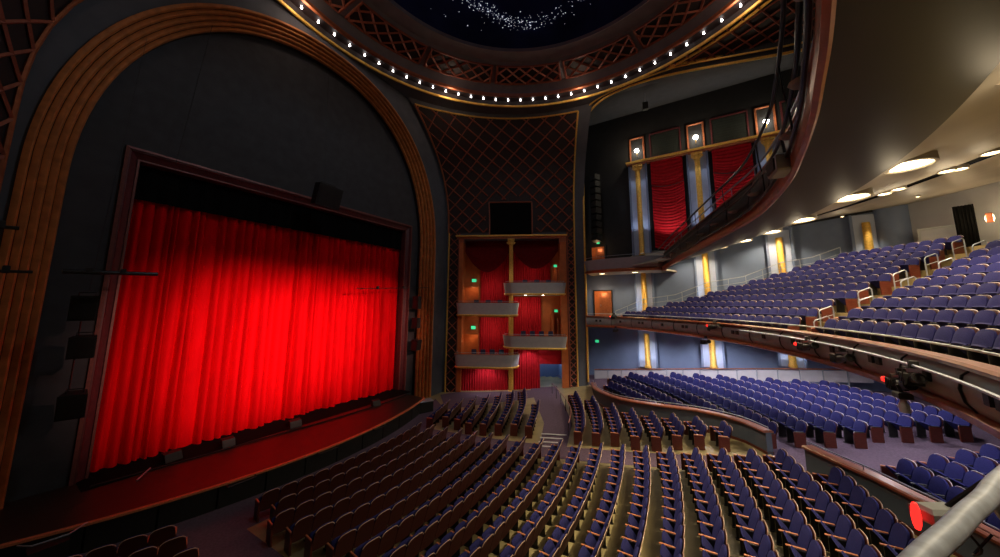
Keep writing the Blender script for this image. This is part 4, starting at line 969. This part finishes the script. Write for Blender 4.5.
# lights under the lower balcony for the terrace
for k, (x, y) in enumerate(((26.6, 3.4), (24.0, 0.2), (27.0, -1.0), (21.6, -3.0), (25.0, -4.2), (19.4, -6.0), (23, -7.5), (15.6, -5.5), (12.5, -6.5))):
    t = thing('terrace_downlight', 'recessed downlight under the lower balcony, %s from the boxes' % ORD[k], 'downlight', (x, y, float(np.interp(math.hypot(x-CC[0], y-CC[1])-20, [-.1, 4, 9, 15], [5.68, 5.72, 6.2, 7.0]))-.02), 0, 'downlights under the lower balcony')
    MB().lathe([(0, -.01), (.14, -.01), (.17, -.03), (.18, .02)], n=12).build('lens', 'lamp', t)
    spot('terrace_beam', (x, y, 5.55), (x, y, 0), 560 if k < 5 else 330, (.92, .90, 1), 150, .6, .15)
def on_front(a, z, o=.33): return (CC[0]+(19.9-o)*math.cos(R(a)), CC[1]+(19.9-o)*math.sin(R(a)), z)
for lb, a, z, L, led in (
    ('small spotlight with a red light at the far end of the lower balcony', -32.6, 6.55, .5, True),
    ('spotlight with a red light on the lower balcony front past its middle', -60.0, 6.4, .8, True),
    ('spotlight hanging under the lower balcony front near the far pilaster', -57.6, 5.52, .6, None),
    ('small spotlight hanging at the far end beneath the lower balcony', -33.0, 5.5, .4, None),
    ('long spotlight with a red light on the lower balcony front above the terrace aisle', -78.6, 6.16, .9, True),
    ('spotlight without red light lying on the lower balcony front', -84.0, 6.05, .85, None),
    ('large nearest spotlight with a red light on the lower balcony front', -91.6, 5.9, .75, True),
    ('black spotlight mounted beside the nearest red light on the balcony front', -93.2, 6.12, .5, None)):
    fixture(lb, on_front(a, z), R(a+90)+math.pi, L, led)
wb = thing('white_bulb_unit', 'white capped unit hanging under the nearest balcony spotlight', 'lamp', (9.75, -3.42, 5.5))
MB().lathe([(0, -.12), (.07, -.1), (.08, .03), (.05, .1), (.05, .2)], n=12).build('cap', 'panel_white', wb, smooth=True); MB().bbox((0, 0, .22), (.25, .2, .12), 0, .02).build('mount', 'truss', wb); MB().tube([(0, 0, .25), (0, .05, .42)], .03, 6).build('stem', 'truss', wb)
bx_ = thing('relay_box', 'boxy grey lighting unit clamped to the upper balcony pipes', 'lighting unit', (8.35, -1.72, 10.33), .1)
MB().bbox((0, 0, 0), (.55, .3, .36), 0, .03).build('housing', 'fascia', bx_); MB().bbox((0, .14, .0), (.42, .08, .26), 0, .02).build('front', 'truss', bx_); MB().tube([(0, -.1, .15), (0, -.06, .62)], .03, 6).build('clamp', 'truss', bx_)
rv = thing('side_marker_lamp', 'red glowing lamp unit clamped behind the foreground pipe', 'lamp', (2.83, -.96, 6.31), R(-59))
MB().bbox((.15, 0, .0), (.2, .11, .085), 0, .02).build('housing', 'fascia', rv)
MB().lathe([(0, -.072), (.010, -.066), (.017, -.04), (.020, 0), (.017, .04), (.010, .066), (0, .072)], (.02, 0, -.01), 18).build('red_lens', 'led_red', rv, smooth=True)
MB().tube([(.2, 0, .04), (.3, -.08, .2), (.396, -.15, .31)], .012, 6).build('bracket', 'truss', rv)
MB().tube(smooth_path([(.24, 0, -.03), (.28, -.05, -.14), (.34, .03, -.22), (.42, .0, -.1)], 4), .006, 5).build('cable', 'black', rv)
# foreground guard pipe by the viewpoint
gp = thing('guard_pipe', 'thick scuffed pale pipe at the bottom right corner in the foreground', 'pipe')
MB().tube(smooth_path([(1.2, -.22, 6.58), (1.62, -.51, 6.60), (1.83, -.65, 6.605), (2.0, -.77, 6.61), (2.18, -.89, 6.615), (2.38, -1.03, 6.62), (2.58, -1.16, 6.63), (2.9, -1.38, 6.64), (3.4, -1.7, 6.66)], 5), .034, 12).build('main_pipe', 'pipe_grey', gp, smooth=True)
MB().tube(smooth_path([(2.42, -1.07, 6.60), (2.5, -1.15, 6.48), (2.62, -1.3, 6.3), (2.8, -1.5, 6.0)], 5), .022, 8).build('stay', 'pipe_grey', gp, smooth=True)
# long thin handrail of the entrance ramp
hr = thing('ramp_handrail', 'brown handrail beside the entrance ramp below the boxes', 'handrail')
HRP = smooth_path([(24.6, 10.0, 1.35), (21.5, 7.9, 1.35), (19.6, 6.8, 1.35), (18.3, 6.35, 1.3), (17.2, 6.1, 1.25)], 5)
MB().tube(HRP, .03, 6).build('rail', 'ledge', hr)
for q in resample(HRP, 1.3): MB().tube([q, (q[0], q[1], stalls_z(q[0], q[1]))], .02, 5).build('post', 'dark_metal', hr)

# ------------------------------------------------------------------ seats
def squircle_pad(w_, h, t, n=6, bulge=.5, round_=.22):
    """cushion in the x-z plane, front face bulging to +y"""
    b = MB()
    def m(u, v):
        u, v = 2*u-1, 2*v-1
        k = 1-round_*(abs(u)**2.5)*(abs(v)**2.5)*(1 if v > 0 else .35)
        return u*w_/2*k, v*h/2*k, max(0, (1-abs(u)**4)*(1-abs(v)**4))
    def front(u, v): x, z, d = m(u, v); return (x, t*(.45+.55*bulge*2*d*.5), z)
    def back(u, v): x, z, d = m(1-u, v); return (x, 0, z)
    b.grid(front, n, n); b.grid(back, n, n)
    nn = n+1; base = nn*nn
    def F(i, j): return i*nn+j
    def K(i, j): return base+(n-i)*nn+j
    for i in range(n):
        b.f += [(F(i, 0), K(i, 0), K(i+1, 0), F(i+1, 0)), (F(i+1, n), K(i+1, n), K(i, n), F(i, n)), (F(0, i+1), K(0, i+1), K(0, i), F(0, i)), (F(n, i), K(n, i), K(n, i+1), F(n, i+1))]
    b.f = [tuple(reversed(f)) for f in b.f]
    return b
def moved(b, mtx):
    o = MB(); o.v = [tuple(mtx @ Vector(p)) for p in b.v]; o.f = list(b.f); return o
SW = .55
SEAT = {}
SEAT['backrest'] = (moved(squircle_pad(.525, .58, .10, 6, .5, .24), Matrix.Translation((0, -.22, .68)) @ Matrix.Rotation(R(18), 4, 'X')), 'seat_blue')
SEAT['back_shell'] = (moved(squircle_pad(.54, .70, .03, 6, 0, .20), Matrix.Translation((0, -.245, .63)) @ Matrix.Rotation(R(18), 4, 'X')), 'wood_red')
SEAT['seat_cushion'] = (moved(squircle_pad(.475, .42, .09, 6, .5, .12), Matrix.Translation((0, .03, .50)) @ Matrix.Rotation(R(-40), 4, 'X') @ Matrix.Rotation(math.pi, 4, 'Z')), 'seat_blue')
_t = MB(); _t.tube([(x*.255, -.352-.003+.03*abs(x)**4, .975-.10*abs(x)**5) for x in (-1, -.9, -.7, -.4, 0, .4, .7, .9, 1)], .009, 5); SEAT['top_trim'] = (_t, 'trim_wood')
_a = MB(); _a.bbox((-SW/2, .04, .615), (.05, .36, .03), 0, .01); SEAT['armrest'] = (_a, 'arm_wood')
_l = MB(); _l.bbox((-SW/2, .02, .29), (.035, .30, .58), 0, .01); _l.box((-SW/2, .02, .012), (.10, .34, .024)); SEAT['standard'] = (_l, 'dark_metal')
_p = MB(); _p.bbox((SW/2, .02, .30), (.05, .40, .60), 0, .015); END = (_p, 'end_wood')
_q = MB(); _q.bbox((-SW/2, .02, .30), (.05, .40, .60), 0, .015); END_L = (_q, 'end_wood')
_a2 = MB(); _a2.bbox((SW/2, .04, .615), (.05, .36, .03), 0, .01); ARM_R = (_a2, 'arm_wood')
SM = {k: v[0].mesh(k, v[1], k not in ('armrest', 'standard')) for k, v in SEAT.items()}
SM['b_armrest'] = SEAT['armrest'][0].mesh('armrest', 'dark_metal'); SM['b_top_trim'] = SEAT['top_trim'][0].mesh('top_trim', 'pale_trim', True)
SM['end_panel'] = END[0].mesh('end_panel', 'end_wood'); SM['end_panel_l'] = END_L[0].mesh('end_panel', 'end_wood'); SM['arm_r'] = ARM_R[0].mesh('armrest', 'arm_wood')
def add_seat(s_, name):
    t = thing(name, s_['label'], 'theatre seat', s_['pos'], s_['rz'], s_['group'])
    for k in ('backrest', 'back_shell', 'top_trim', 'seat_cushion', 'armrest', 'standard'):
        if k == 'standard' and s_['first']: continue
        child(k, SM[k] if name.startswith('stalls') else SM.get('b_'+k, SM[k]), t)
    if s_['first']: child('end_panel', SM['end_panel_l'], t)
    if s_['last']: child('armrest', SM['arm_r'], t); child('end_panel', SM['end_panel'], t)
def seat_stuff(name, label, seats):
    mats = ['seat_blue', 'wood_red', 'arm_wood', 'dark_metal', 'end_wood', 'trim_wood']; V = []; F = []; MI = []
    for s_ in seats:
        mtx = Matrix.Translation(s_['pos']) @ Matrix.Rotation(s_['rz'], 4, 'Z')
        parts = [SEAT[k] for k in ('backrest', 'back_shell', 'top_trim', 'seat_cushion', 'armrest')] + [END_L if s_['first'] else SEAT['standard']] + ([END, ARM_R] if s_['last'] else [])
        for mb, m in parts:
            n = len(V); V += [tuple(mtx @ Vector(p)) for p in mb.v]; F += [tuple(n+i for i in f) for f in mb.f]; MI += [mats.index(m)]*len(mb.f)
    if not V: return
    me = bpy.data.meshes.new(name); me.from_pydata(V, [], F)
    for m in mats: me.materials.append(M[m])
    me.polygons.foreach_set('material_index', MI); me.update(); me.shade_smooth()
    try: me.set_sharp_from_angle(angle=R(40))
    except Exception: pass
    o = bpy.data.objects.new(name, me); COL.objects.link(o); tag(o, label, 'theatre seats', kind='stuff')
def ring_seats(c, r, a0, a1, zf, row, group, lab, out, jitter=True):
    """seats on a ring about c between plan angles a0 < a1 (deg), back line at radius r; lab(row, n) gives the label"""
    rs = r-.27; n = int(R(a1-a0)*rs/SW)
    if n < 1: return
    lst = []
    for i in range(n):
        a = R(a1)-(i+.5)*SW/rs; x, y = c[0]+rs*math.cos(a), c[1]+rs*math.sin(a)
        lst.append(dict(pos=(x, y, zf(x, y)), rz=a+math.pi/2, group=group, label=lab(row, i), first=False, last=False))
    lst[0]['last'] = True; lst[-1]['first'] = True
    out += lst
def ang(c, x, y): return math.degrees(math.atan2(y-c[1], x-c[0]))
def ring_x(c, r, x): d = max(-1, min(1, (x-c[0])/r)); return -math.degrees(math.acos(d))
stalls = []
g = 'blue tip-up seats of the central stalls'
for i in range(20):
    r = SR0+PITCH*i
    ring_seats(SC, r, ring_x(SC, r, 5.5), ring_x(SC, r, 13.62+.1*i if i < 19 else 14.25), lambda x, y: stalls_z(x, y), i, g, lambda k, n: 'blue theatre seat, %s from the far aisle, %s central stalls row' % (ORD[n], ORD[k]), stalls)
TIPS = [17.7, 18.3, 19.3, 20.1, 20.8, 21.6, 22.4, 20.0]
for i in range(8):
    r = SR0+PITCH*i
    ring_seats(SC, r, ring_x(SC, r, 15.1+.122*i), ring_x(SC, r, TIPS[i]), lambda x, y: stalls_z(x, y), i, 'blue tip-up seats in front of the boxes', lambda k, n: 'blue theatre seat, %s from the wall end, %s row below the boxes' % (ORD[n], ORD[k]), stalls)
TIPS2 = [22.6, 21.7, 20.4, 19.7, 19.3, 19.1, 18.75, 18.2]
for j in range(8):
    r = SR0+PITCH*(j+10)
    ring_seats(SC, r, ring_x(SC, r, 16.0+.13*j), ring_x(SC, r, TIPS2[j]), lambda x, y: stalls_z(x, y), j, 'blue tip-up seats beside the terrace wall', lambda k, n: 'blue theatre seat, %s from the terrace wall, %s row right of the ramp' % (ORD[n], ORD[k]), stalls)
for i in range(4):
    r = SR0+PITCH*i
    ring_seats(SC, r, ring_x(SC, r, 0.5), ring_x(SC, r, 3.9), lambda x, y: stalls_z(x, y), i, 'blue tip-up seats of the near side stalls', lambda k, n: 'blue theatre seat, %s from the near aisle, %s row at bottom left' % (ORD[n], ORD[k]), stalls)
terr = []
tz = lambda x, y: terrace_z(math.hypot(x-TC[0], y-TC[1]))
for k in range(-3, 8):
    r = 24+1.06*k if k >= 0 else 24+.97*k
    if k >= 0: a0 = -71.7+.33*k
    else:
        a0 = -72
        while r < twall_inner_r(a0)+.75 and a0 < 0: a0 += .5
    a1 = ring_x(TC, r, 27.4)
    a1 = min(a1, -math.degrees(math.asin(max(-1, min(1, (TC[1]-5.9)/r)))))
    ring_seats(TC, r, a0, a1, tz, k+3, 'blue seats of the side terrace', lambda k, n: 'blue theatre seat, %s from the wall end, %s terrace row' % (ORD[n], ORD[k]), terr)
for k in range(1, 5):
    r = 24.85+1.1*k
    ring_seats(TC, r, -98, -78.4+1.15*k, tz, k-1, 'blue seats of the central terrace', lambda k, n: 'blue theatre seat, %s from the aisle, %s row behind the central terrace wall' % (ORD[n], ORD[k]), terr)
mezz = []
for k in range(11):
    r = MEZ_R+.9*k; z = mez_floor(k)
    a1 = min(ring_x(CC, r, 28.5), -math.degrees(math.asin(max(-1, min(1, (CC[1]-5.3)/r)))))
    ring_seats(CC, r, aisle_a(r)+1.5, a1, lambda x, y: z, k, 'blue seats of the balcony side block', lambda k, n: 'blue theatre seat, %s from the wall, %s row of the balcony side block' % (ORD[n], ORD[k]), mezz)
    ring_seats(CC, r, -112, aisle_a(r)-1.5, lambda x, y: z, k, 'blue seats of the balcony central block', lambda k, n: 'blue theatre seat, %s from the aisle, %s row of the balcony central block' % (ORD[n], ORD[k]), mezz)
def place(lst, limit, name, label):
    keep = []
    for s_ in lst:
        p = s_['pos']; q = project((p[0], p[1], p[2]+.6))
        if q is None or not (-25 < q[0] < 1030 and -25 < q[1] < 590): continue
        s_['d'] = q[2]; keep.append(s_)
    keep.sort(key=lambda s_: s_['d'])
    for s_ in keep[:limit]: add_seat(s_, name.split('_')[1]+'_chair')
    seat_stuff(name, label, keep[limit:])
    return len(keep)
n1 = place(stalls, 300, 'distant_stalls_seats', 'rows of blue seats farthest away on the stalls floor')
n2 = place(terr, 220, 'distant_terrace_seats', 'farthest blue seats of the terrace below the balcony')
n3 = place(mezz, 300, 'distant_balcony_seats', 'farthest blue seats of the lower balcony')
print('SEATS', n1, n2, n3)
